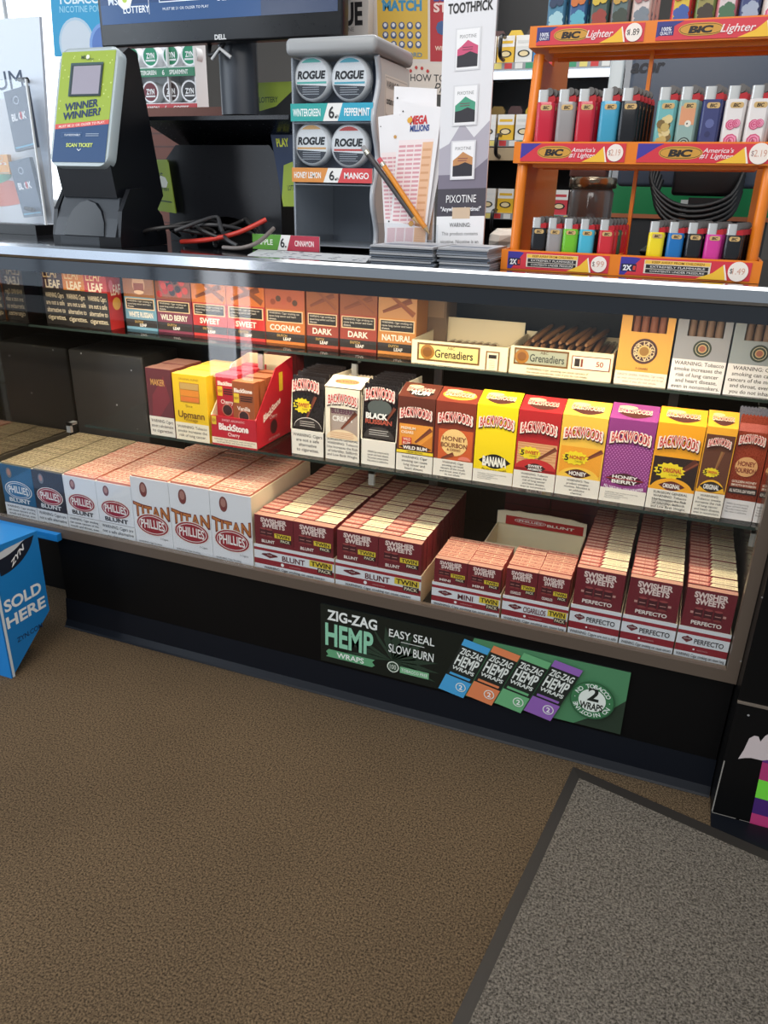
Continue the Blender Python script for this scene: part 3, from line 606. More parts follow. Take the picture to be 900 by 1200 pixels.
        def face(g, i=i, w=w, h=h):
            a = g.art((.0, -.0052, 0), (1, 0, 0), (0, .002, 1), w-.006, h)
            if i == 0:
                cigar_art(a, .42, .42, .76, .74, .05); bw_logo(a, .45, .85, .8, .10, .035); burst(a, .33, .61, .30, .10, 'SWEET'); a.ell(.5, .34, .44, .13, (230, 220, 210), 20, 0, 180); a.ell(.5, .34, .43, .12, (46, 38, 36), 20, 0, 180); a.bars(.25, .35, .75, .43, 3, (200, 190, 180), .3)
            elif i == 1:
                a.rect(.10, .32, .95, .74, (176, 158, 146)); a.text('BLUEBERRY', .52, .66, .74, .07, (120, 60, 84), .03, True); a.text('CREAM', .48, .56, .6, .07, (236, 230, 222), .04, True); cigar_art(a, .45, .42, .9, .66, .06)
            else:
                a.ell(.5, .70, .36, .1, (84, 92, 90)); bw_logo(a, .5, .85, .84, .10, .035); cigar_art(a, .7, .54, .96, .72, .05); a.text('BLACK', .42, .60, .66, .07, (240, 238, 234), .05, True); a.text('RUSSIAN', .48, .53, .8, .055, (190, 90, 70), .03, True); a.ell(.5, .33, .46, .14, (62, 56, 54), 20, 0, 180); a.bars(.2, .36, .8, .44, 3, (200, 196, 190), .3)
        for k in range(6):
            hh = h-.006+(.004 if k else 0)
            o = pouch_mesh(w-.006, hh, base if i != 1 else (200, 186, 166), face if k == 0 else None).build('cigar_pouch', None, (x0+.003, YM+.0085+.021*k, ZM+.0025))
            wh = ('leftmost open carton', 'cream windowed carton', 'open black carton')[(0, 1, 2).index(i)]
            tag(o, ('front pouch with printed face in the ' if k == 0 else 'dark foil pouch behind the front one in the ')+wh, 'pouch', 'pouches in the '+wh)
    else:
        h = az(866 if i == 11 else 893, 488 if i == 11 else 494, YM)-ZM
        def face(g, i=i, w=w, h=h):
            a = g.art((.0, -.0052, 0), (1, 0, 0), (0, .002, 1), w, h)
            a.rect(0, 0, 1, .20, (226, 222, 222)); a.lines(TINY, .08, .06, .8, .17, (80, 76, 74), 0, True); bw_logo(a, .48, .78, .78, .06, .025); a.circ(.46, .53, .36, (222, 166, 110)); a.text('HONEY', .46, .56, .56, .045, (130, 50, 34), .03, True); a.text('BOURBON', .46, .495, .66, .045, (130, 50, 34), .03, True)
            a.lines(['GOLDEN HONEY', 'SMOOTH BOURBON'], .1, .33, .9, .40, (240, 220, 200), .02); a.rect(.04, .26, .96, .325, (52, 34, 32)); a.text('ALL NATURAL LEAF WRAPPER', .5, .292, .84, .03, (230, 220, 210), .02, True)
        for k in range(3):
            o = pouch_mesh(w, h, base if k == 0 else (120, 120, 132), face if k == 0 else None).build('cigar_pouch', None, (x0, YM+.008+.03*k, ZM+.0003))
            tag(o, ('russet honey bourbon pouch, front of the last column before the corner post' if i == 11 else 'russet pouch half hidden by the corner post, right of its twin') if k == 0 else 'pouch behind the russet honey bourbon pouch%s' % (' by the corner post' if i == 12 else ''), 'pouch', 'russet pouches at the right end')
# ------------------------------------------------------------------ middle shelf: cartons at the left
YL = .082
def stack(pl, yl, pr, yr, top, y, n, dep, lab1, labn, grp, base, topc, artf, zb=ZM):
    x0, x1 = ax(pl, yl, y), ax(pr, yr, y); w = x1-x0-.001; h = az((pl+pr)/2, top, y)-zb; pit = dep/n
    for k in range(n):
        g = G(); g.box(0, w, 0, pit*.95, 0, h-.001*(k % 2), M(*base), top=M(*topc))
        if k == 0: artf(g.front(w, h))
        tag(g.build('cigar_box', None, (x0, y+k*pit, zb)), lab1 if k == 0 else labn, 'cigar box', grp)
    return x0, w, h
def f_maroon(a):
    a.poly([(.1, .1), (.9, .55), (.7, .9), (.2, .6)], (122, 44, 52)); a.text('MAKER', .45, .80, .56, .09, (206, 150, 80), .02, True); a.rect(0, 0, 1, .29, (230, 222, 206)); a.lines(WT[1][:1]+['are not a safe alternative', 'to cigarettes.'], .06, .04, .94, .26, (60, 52, 48), .01)
def f_yellow(a):
    a.text('ORIGINAL BLEND', .48, .93, .7, .03, (160, 110, 20)); a.rect(.2, .58, .78, .88, (190, 130, 30)); a.rect(.22, .68, .76, .77, (232, 140, 44)); a.rect(.22, .60, .76, .67, (226, 120, 44)); a.rect(.22, .78, .76, .87, (200, 160, 90))
    a.text('Since', .45, .53, .3, .04, (130, 90, 20)); a.text('Upmann', .5, .40, .78, .10, (110, 70, 20), .02, True); a.text('Vintage', .5, .32, .5, .05, (130, 90, 20)); a.rect(0, 0, 1, .27, (236, 226, 200)); a.lines(WT[7][:1]+['smoke increases the', 'risk of lung cancer.'], .06, .04, .94, .24, (60, 52, 48), .01)
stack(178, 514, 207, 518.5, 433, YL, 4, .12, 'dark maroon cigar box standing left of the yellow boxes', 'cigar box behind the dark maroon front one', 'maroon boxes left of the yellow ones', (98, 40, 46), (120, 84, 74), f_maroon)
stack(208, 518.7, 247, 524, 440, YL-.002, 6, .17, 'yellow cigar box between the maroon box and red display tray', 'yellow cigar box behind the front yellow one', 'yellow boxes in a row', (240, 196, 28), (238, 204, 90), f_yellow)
x0, x1 = ax(249, 522, .078), ax(301, 527.5, .078); w = x1-x0; z0 = ZM; h1 = az(275, 490, .078)-z0; h2 = .175; dep = .17
t = thing('display_tray', 'red cherry cigar display tray with sloping sides and packs inside', 'tray', (x0, .079, z0))
RD = (186, 26, 44); g = G(); rd = M(*RD, rough=.4); inner = M(236, 220, 180, rough=.6)
g.box(0, w, 0, .002, 0, h1, rd, back=inner); a = g.front(w, h1); a.rect(0, .06, 1, .27, (236, 222, 196)); a.lines(['WARNING: Cigar smoking can cause cancers of the', 'mouth and throat, even if you do not inhale.'], .04, .09, .96, .25, (70, 60, 50)); a.text('BlackStone', .5, .66, .66, .22, (246, 234, 226), .04, True); a.text('Cherry', .5, .42, .26, .12, (246, 226, 220), .01); a.text('SWEET AROMATIC', .5, .88, .5, .07, (240, 200, 200)); a.rect(.02, .70, .12, .98, (226, 190, 46)); a.text('NEW', .07, .84, .08, .1, (120, 20, 20))
sd = [(.002, 0), (dep, 0), (dep, h2), (dep*.55, h2*.93), (.0, h1)]
g.prism(sd, 'x', 0, .002, inner); g.prism(sd, 'x', w-.002, w, rd); a = g.right(dep, h2, w); a.text('BlackStone', .42, .44, .46, .09, (246, 234, 226), .04, True, slope=.16); a.circ(.45, .20, .10, (120, 16, 30)); a.circ(.45, .20, .085, (66, 20, 26)); a.text('Cherry', .45, .34, .2, .05, (240, 220, 214)); a.text('SWEET AROMATIC', .45, .06, .3, .03, (240, 200, 200)); a.rect(.62, .62, .72, .86, (226, 190, 46))
g.box(0, w, dep, dep+.002, 0, h2, rd, front=inner); g.box(0, w, .002, dep, 0, .002, inner); g.build('tray_body', t)
for c, (bc, lbl, tx) in enumerate((((184, 30, 46), 'red cherry', 'Cherry'), ((150, 78, 40), 'brown vanilla', 'Vanilla'))):
    cw = (w-.006)/2; hh = .152 if c == 0 else .145
    for k in range(5):
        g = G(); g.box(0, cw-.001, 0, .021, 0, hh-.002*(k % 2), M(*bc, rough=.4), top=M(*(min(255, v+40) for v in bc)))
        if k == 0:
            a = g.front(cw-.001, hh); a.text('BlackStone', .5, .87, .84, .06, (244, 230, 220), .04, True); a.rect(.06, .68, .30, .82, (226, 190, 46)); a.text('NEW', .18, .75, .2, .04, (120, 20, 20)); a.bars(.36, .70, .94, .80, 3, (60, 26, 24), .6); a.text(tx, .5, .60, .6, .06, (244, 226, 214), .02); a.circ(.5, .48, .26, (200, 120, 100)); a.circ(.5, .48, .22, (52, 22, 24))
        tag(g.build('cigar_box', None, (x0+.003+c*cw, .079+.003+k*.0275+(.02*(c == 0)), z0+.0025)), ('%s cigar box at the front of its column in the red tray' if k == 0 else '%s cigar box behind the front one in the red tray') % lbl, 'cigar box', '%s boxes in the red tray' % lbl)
for k in range(5):
    g = G(); xa = ax(285, 440, .27); g.box(0, .12, 0, .017, 0, .172, M(84, 34, 40), top=M(110, 62, 62), right=M(120, 40, 46))
    tag(g.build('cigar_box', None, (xa+.02*0, .262+k*.019, ZM)), 'dark maroon cigar box in the dim row behind the red tray', 'cigar box', 'dim maroon boxes behind the red tray')
# ------------------------------------------------------------------ upper shelf
ZUU = ZU
def leafbox(pl, pr, yb, Y, label, name, cname, pic, kind, warnb=True, d=.075, h=.15, rz=0):
    x0, x1 = ax(pl, yb, Y), ax(pr, yb, Y); w = x1-x0-.001
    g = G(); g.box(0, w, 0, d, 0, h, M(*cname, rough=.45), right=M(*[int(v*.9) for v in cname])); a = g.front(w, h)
    a.rect(.0, .52, 1, 1, pic)
    if kind == 'berry':
        for k in range(16): a.circ(.12+.76*((k*37) % 100)/100, .60+.3*((k*53) % 100)/100, .085, ((190, 40, 44), (50, 40, 54), (220, 70, 60))[k % 3], 10)
    elif kind == 'glass': a.ell(.5, .72, .20, .16, (216, 170, 130)); a.rect(.34, .62, .66, .74, (150, 70, 36)); a.ell(.5, .60, .16, .03, (236, 200, 160))
    elif kind == 'cognac':
        for k in range(5): a.circ(.2+.14*k, .62+.05*(k % 2), .07, ((150, 70, 40), (90, 60, 40), (190, 90, 60))[k % 3], 8)
        a.text('COGNAC', .5, .86, .6, .05, (240, 220, 190))
    else:
        cigar_art(a, .12, .60, .86, .78, .07, (126, 66, 36)); cigar_art(a, .3, .84, .94, .58, .07, (150, 84, 44))
    a.rect(.04, .325, .96, .50, (236, 206, 160)); a.rect(.07, .34, .93, .485, (28, 24, 22)); a.lines(['WARNING: Cigar smoking can', 'cause lung cancer and heart', 'disease.'], .1, .35, .9, .48, (220, 214, 200), .01, True)
    a.text(name, .5, .245, .78, .085, (246, 240, 226), .03); a.rect(0, .045, 1, .165, (44, 38, 36)); a.text('DUTCH', .42, .127, .26, .035, (214, 176, 84), .01); a.text('LEAF', .55, .08, .34, .045, (242, 240, 234), .03)
    o = g.build('cigar_box', None, (x0, Y, ZUU), rz); tag(o, label, 'cigar box', 'flavoured cigar boxes on the top shelf'); return x1
for k, (bc, lab) in enumerate((((66, 34, 40), 'dark plum cigar box lettered LEAF, leftmost of three at the mirror'), ((212, 128, 44), 'orange cigar box lettered LEAF, middle of three at the mirror'), ((182, 40, 38), 'red cigar box lettered LEAF, its red side showing, nearest the blue box'))):
    g = G(); x0 = ax(52+26.5*k, 366+6*k, .225); x1 = ax(52+26.5*(k+1), 372+6*k, .225); x0 = max(x0, -1.539); w = x1-x0-.001
    g.box(0, w, 0, .05, 0, .15, M(*bc, rough=.45), right=M(196, 44, 44)); a = g.front(w, .15)
    a.rect(0, 0, 1, .58, (30, 26, 24)); a.lines(['WARNING: Cigars', 'are not a safe', 'alternative to', 'cigarettes.'], .1, .06, .92, .54, (214, 200, 170), .01, True); a.text('LEAF', .45, .84, .7, .17, (236, 206, 150), .0, True); a.text('LEAF', .5, .66, .66, .13, (240, 226, 196), .03, True)
    a = g.right(.05, .15, w); a.text('LEAF', .6, .62, .7, .16, (246, 226, 210), .03); a.ell(.6, .4, .3, .1, (230, 180, 90)); a.ell(.3, .7, .15, .08, (226, 120, 140))
    tag(g.build('cigar_box', None, (x0, .222+.004*(2-k), ZUU)), lab, 'cigar box', 'boxes lettered LEAF')
YW = .262
leafbox(149.5, 185.5, 387, YW, 'pale blue cigar box picturing a drink glass, on the upper shelf', 'WHITE RUSSIAN', (110, 160, 186), (160, 104, 60), 'glass')
leafbox(186.5, 227, 391, YW, 'berry picture cigar box with purple name band on the upper shelf', 'WILD BERRY', (128, 52, 78), (150, 90, 74), 'berry')
leafbox(228, 267.5, 396.5, YW, 'red banded sweet cigar box, left of its twin on the upper shelf', 'SWEET', (196, 50, 44), (220, 130, 60), 'cigar')
leafbox(268, 312, 401.5, YW, 'red banded sweet cigar box, right of its twin beside the cognac box', 'SWEET', (200, 46, 42), (220, 120, 50), 'cigar')
leafbox(312.5, 358, 404, YW, 'orange banded cognac cigar box on the upper shelf', 'COGNAC', (206, 120, 48), (190, 96, 60), 'cognac')
leafbox(360, 397, 409, YW, 'brick red banded dark cigar box beside the cognac box', 'DARK', (160, 66, 46), (160, 90, 48), 'cigar')
leafbox(398.5, 441.5, 413, YW, 'brick red banded dark cigar box left of the natural box', 'DARK', (164, 66, 46), (150, 84, 50), 'cigar')
leafbox(442.5, 487, 418, YW, 'tan banded natural cigar box left of the cream cigar tray', 'NATURAL', (204, 134, 62), (196, 140, 90), 'cigar')
g = G(); xa = ax(489, 415, .30); g.box(0, .05, 0, .08, 0, .15, M(120, 96, 72)); a = g.front(.05, .15); a.rect(.1, .5, .9, .95, (150, 122, 92)); tag(g.build('cigar_box', None, (xa, .34, ZUU)), 'plain tan box end half hidden behind the left cream tray', 'cigar box')
# cream trays of loose cigars
cigm = M(146, 104, 68, rough=.6); cigd = M(76, 48, 32, rough=.7)
def cigar(loc, rz, tilt, L, r, label, group):
    t = thing('cigar', label, 'cigar', loc, rz, group)
    g = G(); pts = [(0, k*L/8, 0) for k in range(9)]; prof = [.55, .9, 1, 1, 1, 1, .97, .9, .6]; rings = []
    for (x, y, z), p in zip(pts, prof): rings.append([(r*p*math.cos(2*math.pi*k/10), y, r+r*p*math.sin(2*math.pi*k/10)+y*tilt) for k in range(10)])
    g.loft(rings, cigm); g.build('leaf_roll', t)
    g = G(); R = r*1.12; rings = []
    for y in (-.008, .002, L*.5, L+.002, L+.008):
        f = .25 if y < 0 or y > L+.003 else 1
        rings.append([(R*1.15*math.cos(2*math.pi*k/10), y, r+R*f*math.sin(2*math.pi*k/10)+y*tilt) for k in range(10)])
    g.loft(rings, CELLO, caps=False); g.build('cellophane_wrapper', t)
for i, (pl, yl, pr, yr, lab) in enumerate(((482, 424.6, 594, 436.5, 'cream open cigar tray, left of two, with a few cigars low inside'), (596, 437, 716, 446.5, 'cream open cigar tray, right of two, heaped with wrapped cigars'))):
    Y = .205; x0, x1 = ax(pl, yl, Y), ax(pr, yr, Y); w = x1-x0-.001; h = .048 if i == 0 else .054; d = .155
    t = thing('cigar_tray', lab, 'tray', (x0, Y, ZUU), 0, 'cream cigar trays'); cr = M(240, 226, 190, rough=.5)
    g = G(); tray(g, w, d, h, .003, cr, cr); g.box(0, w, d-.003, d, h, h+(.028 if i == 0 else .006), cr)
    a = g.front(w, h)
    if i == 0:
        a.rect(.06, .14, .72, .90, (112, 76, 34)); a.rect(.08, .22, .70, .82, (224, 208, 132)); a.circ(.17, .52, .075, (160, 108, 36)); a.circ(.17, .52, .05, (124, 78, 24)); a.text('Grenadiers', .45, .50, .40, .34, (52, 40, 26), .015, True); a.text('A&C', .42, .75, .1, .12, (90, 70, 40)); a.rect(.78, 0.02, .92, .80, (132, 96, 56)); a.rect(.795, .02, .905, .74, (236, 222, 190)); a.rect(.81, .5, .89, .66, (40, 34, 30)); a.bars(.82, .05, .88, .45, 6, (180, 164, 130), .3)
    else:
        a.rect(.04, .33, .58, .94, (112, 76, 34)); a.rect(.056, .40, .562, .87, (160, 166, 146)); a.circ(.12, .63, .07, (160, 108, 36)); a.circ(.12, .63, .045, (124, 78, 24)); a.text('Grenadiers', .37, .62, .34, .27, (60, 62, 56), .015, True); a.text('A&C', .34, .82, .08, .1, (90, 70, 40)); a.rect(.61, .36, .98, .84, (130, 60, 40)); a.rect(.62, .39, .97, .81, (240, 232, 210)); a.rect(.64, .46, .69, .74, (40, 30, 28)); a.rect(.70, .46, .72, .74, (130, 60, 40)); a.text('50', .88, .6, .12, .18, (150, 60, 50), .02); a.lines(['WARNING: Cigar smoking can cause cancers of', 'the mouth and throat, even if you do not inhale.'], .1, .04, .86, .28, (90, 80, 70))
    g.build('tray_body', t)
    if i == 0:
        for k in range(7): cigar((x0+.030+k*.0155, Y+.055, ZUU+.016), -.25, .05, .085, .0052, 'brown cigar lying low in the left cream tray', 'cigars in the left cream tray')
    else:
        for lay in range(3):
            for k in range(11-2*lay): cigar((x0+.012+lay*.014+k*.0166+random.uniform(-.002, .002), Y+.014+.004*lay, ZUU+.034+.0115*lay), random.uniform(-.14, -.02) if lay < 2 else random.uniform(-.38, -.12), .10+.02*lay, .112, .0054, 'cellophane wrapped cigar heaped in the right cream tray', 'cigars in the right cream tray')
# window boxes of cigars
for i, (pl, yl, pr, yr, bc, lab) in enumerate(((719, 447, 780.5, 452, (220, 162, 72), 'golden yellow cigar box with dark round seal on the upper shelf'), (782.5, 452.5, 845.5, 458, (146, 149, 156), 'grey cigar box with large warning right of the golden box'), (847, 458.5, 912, 464, (142, 152, 158), 'grey cigar box at the right end of the upper shelf'))):
    Y = .205; x0, x1 = ax(pl, yl, Y), ax(pr, yr, Y); w = x1-x0-.001; h = .15; d = .03
    t = thing('cigar_box', lab, 'cigar box', (x0, Y, ZUU), 0, 'cigar boxes with a window'); ma = M(*bc, rough=.45)
    u0, u1, v0, v1 = .20, .86, .66, .98
    g = G(); g.box(0, w, 0, .0015, 0, h*v0, ma); g.box(0, w*u0, 0, .0015, h*v0, h*v1, ma); g.box(w*u1, w, 0, .0015, h*v0, h*v1, ma); g.box(0, w, 0, .0015, h*v1, h, ma)
    g.box(0, .0015, .0015, d, 0, h, ma); g.box(w-.0015, w, .0015, d, 0, h, ma); g.box(.0015, w-.0015, d-.0015, d, 0, h, M(60, 40, 30)); g.box(.0015, w-.0015, .0015, d-.0015, 0, .002, ma)
    a = g.front(w, h)
    if i == 0:
        a.rect(0, 0, 1, .17, (238, 226, 206)); a.lines(['SURGEON GENERAL WARNING: Cigar smoking', 'can cause cancers of the mouth and throat,', 'even if you do not inhale.'], .05, .02, .95, .15, (110, 96, 84)); a.text('5 CIGARS', .5, .215, .24, .025, (90, 50, 30), .02); a.circ(.5, .43, .25, (72, 44, 42)); a.circ(.5, .43, .20, (226, 206, 160)); a.circ(.5, .43, .19, (72, 44, 42)); a.ringtext('LA GLORIA CUBANA ', .5, .43, .165, .05, (226, 206, 160), 90, 360/17); a.circ(.5, .43, .12, (206, 180, 110)); a.circ(.5, .43, .09, (150, 110, 50))
    else:
        a.rect(0, 0, 1, .38, (226, 226, 228)); a.lines((['WARNING: Tobacco', 'smoke increases the', 'risk of lung cancer', 'and heart disease,', 'even in nonsmokers.'] if i == 1 else ['WARNING: Cigar', 'smoking can cause', 'cancers of the mouth', 'and throat, even if', 'you do not inhale.']), .05, .015, .97, .37, (44, 42, 44), .012)
        a.circ(.52, .52, .17, (46, 56, 44)); a.circ(.52, .52, .13, (206, 200, 170)); a.circ(.52, .52, .12, (46, 56, 44)); a.circ(.52, .52, .08, (190, 160, 110)); a.circ(.52, .52, .06, (150, 90, 70))
    g.build('box_body', t)
    for k in range(4):
        g = G(); r = w*(u1-u0)/8.6; rings = [[(r*p*math.cos(2*math.pi*j/12), r*p*math.sin(2*math.pi*j/12), z) for j in range(12)] for z, p in ((0, .8), (.01, 1), (.10, 1), (.125, .9), (.132, .5))]
        g.loft(rings, M(*((126, 72, 46) if i == 0 else (118, 92, 72)), rough=.6))
        tag(g.build('cigar', None, (x0+w*u0+r*1.08+k*r*2.14, Y+.0028+r, ZUU+.0025)), 'cigar upright behind the window of the '+('golden yellow' if i == 0 else 'middle grey' if i == 1 else 'right end grey')+' box', 'cigar', 'cigars in the '+('golden' if i == 0 else 'left grey' if i == 1 else 'right grey')+' box')
# ------------------------------------------------------------------ lighter rack on the counter
ZC = .9304
def Yon(px, py, X):
    d = _ray(px, py); return CAM.y + d.y*(X-CAM.x)/d.x
OR = M(232, 128, 32, rough=.3, name='orange_plastic'); ORD = OR
rack = thing('lighter_rack', 'orange plastic three-tier lighter rack standing on the counter', 'display rack', (0, 0, ZC))
LX0, LX1 = ATZ(588, 315, .93)[0], .094
TIER = [dict(Y=.060, y=(292, 315, 590), h=None), dict(Y=.092, y=(166, 191, 604), h=None), dict(Y=.140, y=(31, 56, 620), h=None)]
for t_ in TIER:
    t_['z0'] = az(t_['y'][2], t_['y'][1], t_['Y'])-ZC; t_['z1'] = az(t_['y'][2], t_['y'][0], t_['Y'])-ZC
TIER[0]['z0'] = 0
XM = (LX0+LX1)/2-.012
YB = .45
for ti, t_ in enumerate(TIER):
    Y, z0, z1 = t_['Y'], t_['z0'], t_['z1']; hh = z1-z0
    g = G(); g.box(LX0, LX1, Y, Y+.006, z0, z1, OR); g.box(LX0, LX1, Y+.006, Y+.15, z0, z0+.004, OR)
    g.box(LX0, LX0+.004, Y+.006, Y+.15, z0+.004, z1, OR); g.box(LX1-.004, LX1, Y+.006, Y+.15, z0+.004, z1, OR); g.box(XM-.002, XM+.002, Y+.006, Y+.15, z0+.004, z1*.97+z0*.03, OR)
    if ti:
        for k in range(3): g.box(LX0+.03, LX1-.03, Y+.02+.045*k, Y+.026+.045*k, z0-.006, z0, OR)
    TR = g.build('tray', rack)
    for b in range(2):
        x0 = LX0+.012 if b == 0 else XM+.006; x1 = XM-.012 if b == 0 else LX1-.014; w = x1-x0; h = hh*.84
        g = G(); g.box(0, w, -.001, 0, 0, h, M(214, 56, 70, rough=.3)); a = g.front(w, h, -.001)
        if ti == 0:
            a.poly([(0, 0), (.04, 0), (.16, .94), (.12, 1), (0, 1)], (58, 50, 150)); a.rect(.01, .2, .13, .62, (26, 24, 60)); a.text('2X', .06, .41, .07, .3, (238, 236, 240), .04); a.rect(.105, .28, .125, .52, (220, 60, 40))
            a.rect(.19, .14, .70, .90, (226, 214, 200)); a.rect(.195, .68, .695, .88, (240, 190, 70)); a.text('KEEP AWAY FROM CHILDREN', .45, .78, .4, .13, (120, 60, 20), .01, True)
            a.rect(.205, .43, .685, .64, (26, 22, 24)); a.rect(.205, .18, .685, .39, (26, 22, 24)); a.text('EXTREMELY FLAMMABLE', .45, .535, .42, .11, (226, 220, 214), .01, True); a.text('CONTENTS UNDER PRESSURE', .45, .285, .42, .11, (226, 220, 214), .01, True)
        else:
            a.poly([(0, .15), (.05, .35), (.15, .82), (.20, 1), (0, 1)], (62, 50, 152) if ti == 1 else (52, 56, 130))
            if ti == 2: a.rect(.02, .25, .13, .75, (40, 44, 110)); a.text('100%', .075, .6, .09, .2, (230, 230, 240), .02); a.text('QUALITY', .075, .38, .09, .16, (230, 230, 240), .02)
            u = .33
            n = 10; st = lambda ru, rv: [(u+.1*s_*.5+ru*math.cos(t), .52+rv*math.sin(t)) for s_, r0 in ((1, -90), (-1, 90)) for t in (math.radians(r0+18*k) for k in range(11))]
            a.poly(st(.115, .34), (214, 160, 60)); a.poly(st(.108, .29), (40, 26, 20)); a.poly(st(.104, .26), (206, 150, 56)); a.text('BiC', u, .52, .17, .36, (28, 20, 18), .06, True, skew=.25)
            if ti == 1: a.text("America's", .61, .66, .22, .24, (246, 226, 226), .01, True, skew=.3); a.text('#1 Lighter', .60, .36, .24, .24, (246, 226, 226), .01, True, skew=.3)
            else: a.text('Lighter', .60, .52, .24, .40, (246, 226, 226), .01, True, skew=.3)
        a.poly([(.60, 0), (.82, 0), (.81, .30), (.79, .80), (.72, .36)], (242, 190, 52)); a.poly([(.82, 0), (.835, .0), (.80, .85), (.79, .8), (.81, .3)], (246, 230, 220))
        a.circ(.905, .50, .075, (244, 232, 222)); a.text('$', .855, .52, .02, .26, (40, 38, 40) if ti != 1 else (150, 120, 120), 0)
        a.text('1.89' if ti == 2 else '.99' if ti == 0 and b == 0 else '1.49' if ti == 0 else '2.19', .91, .52, .09, .34, (40, 38, 40) if ti == 2 else (214, 160, 140), 0)
        g.build('price_strip', TR, (x0, Y-.0002, z0+hh*.08))
HT = TIER[2]['z1']
for X, s_ in ((LX0, 1), (LX1, -1)):
    g = G()
    out = [(.10, .0), (YB, .0), (YB, HT-.004), (.292, HT-.004), (.292, TIER[2]['z0']-.008), (.165, TIER[2]['z0']-.008), (.14, TIER[1]['z1']), (.105, TIER[1]['z0'])]
    xa, xb = sorted((X+s_*.012, X+s_*.016)); g.prism(out, 'x', xa, xb, OR); g.build('side_panel', rack)
    g = G(); g.tube([(X+s_*.014, .100, .01), (X+s_*.014, .108, TIER[1]['z0']), (X+s_*.014, .142, TIER[1]['z1']+.02), (X+s_*.014, .165, TIER[2]['z0']-.008)], .009, OR, 10); g.build('front_post', rack)
g = G(); g.box(XM-.003, XM+.003, .19, .205, .0, HT, OR); g.build('centre_divider', rack)
HOOD = M(214, 214, 212, rough=.25, metal=.45); REDB = M(180, 34, 42, rough=.3); WHEEL = M(104, 100, 98, rough=.4, metal=.5)
def stad(w, d, z, n=8):
    r = d/2; pts = []
    for cx, a0 in ((w/2-r, -90), (-(w/2-r), 90)):
        for k in range(n+1):
            a = math.radians(a0+180*k/n); pts.append((cx+r*math.cos(a), r*math.sin(a), z))
    return pts
def body_mesh(w, d, hb, col, artf=None):
    g = G(); rings = [stad(w*s_, d*s_, z) for z, s_ in ((0, .9), (.002, 1), (hb-.002, 1), (hb, .94))]
    g.loft(rings, M(*col, rough=.22, coat=.3))
    if artf: artf(g.front(w-d*.62, hb, -d/2, -(w-d*.62)/2))
    o = g.build('body'); me = o.data; bpy.data.objects.remove(o); return me
def lighter_proto(w, d, hb, H, col):
    t = thing('lighter', 'lighter', 'lighter')
    o = bpy.data.objects.new('body', body_mesh(w, d, hb, col)); COL.objects.link(o); o.parent = t
    g = G(); rr = [[(x*.62-w*.17, y*.92, z) for x, y, z in stad(w*.98, d*.94, zz)] for zz in (hb, H-.001, H)]; g.loft(rr, HOOD); g.build('metal_hood', t)
    g = G(); g.prism([(w*.10, hb), (w*.47, hb), (w*.47, hb+(H-hb)*.30), (w*.40, hb+(H-hb)*.52), (w*.10, hb+(H-hb)*.40)], 'y', -d*.36, d*.36, REDB); g.build('gas_button', t)
    g = G(); r = (H-hb)*.34; g.lathe([(r, -d*.34), (r, d*.34)], WHEEL, 12, (w*.13, 0, H-r*.55), 'y'); g.build('spark_wheel', t)
    g = G(); a = g.front(w*.62, w*.26, -d/2-.0003, -w*.26, hb*.86); 
    a.poly([(.5+s_*.35+.15*math.cos(t_), .5+.5*math.sin(t_)) for s_, r0 in ((1, -90), (-1, 90)) for t_ in (math.radians(r0+30*k) for k in range(7))], (206, 170, 110)); a.text('BIC', .5, .5, .5, .6, (40, 26, 20), .04, True, skew=.2); g.build('brand_sticker', t)
    return t
SW, SD = .0285, .0135
protoA = protoB = None
CN = {'red': (190, 28, 50), 'crimson': (196, 30, 56), 'silver grey': (150, 146, 146), 'sky blue': (64, 156, 190), 'black': (20, 20, 24), 'lime': (110, 186, 40), 'cyan': (70, 176, 204), 'scarlet': (200, 40, 52), 'yellow': (236, 214, 30), 'blue': (24, 110, 180), 'pink': (206, 56, 150), 'navy': (26, 34, 60), 'brown': (70, 56, 54), 'green': (58, 90, 70)}
def place(cols, tier, Ya, hb, H, w, d, rows, xpix, yp, where, protoname, arts=None, backs=('navy', 'black', 'brown')):
    zb = ZC+TIER[tier]['z0']+.0045+((TIER[tier]['z1']-TIER[tier]['z0'])*.60)
    zb = ZC+TIER[tier]['z0']+.0045
    global PROTO
    for ci, (c, px) in enumerate(zip(cols, xpix)):
        for r in range(rows):
            cc = c if r == 0 else (c if random.random() < .4 else random.choice(backs))
            af = arts[ci] if arts else None
            x = ax(px, yp, Ya); key = (protoname, cc) if not af else (where, ci)
            if key not in MESH: MESH[key] = body_mesh(w, d, hb, CN.get(cc, (200, 200, 200)) if not af else c, af)
            rank = ('first', 'second', 'third', 'fourth', 'fifth')[ci]
            cname = 'patterned' if af else cc
            lab = ('front %s lighter, %s from left in %s' % (cname, rank, where)) if r == 0 else 'lighter queued behind the %s front lighter of %s' % (rank, where)
            if protoname not in PROTO: PROTO[protoname] = lighter_proto(w, d, hb, H, (128, 128, 128)); o = PROTO[protoname]; o['label'] = lab; o['group'] = 'lighters in '+where; o.location = (x+.0042*r, Ya+r*d*1.25, zb); [setattr(ch, 'data', MESH[key]) for ch in o.children if ch.name.startswith('body')]
            else: dup(PROTO[protoname], (x+.0042*r, Ya+r*d*1.25, zb), None, lab, 'lighters in '+where, {'body': MESH[key]})
PROTO = {}; MESH = {}
def p_gold(a):
    a.rect(0, 0, 1, 1, (110, 176, 176)); 
    for k in range(16): a.circ(.2+.6*((k*29) % 17)/17, .12+.6*((k*41) % 23)/23, .3, ((190, 164, 96), (120, 96, 50), (216, 196, 140))[k % 3], 8)
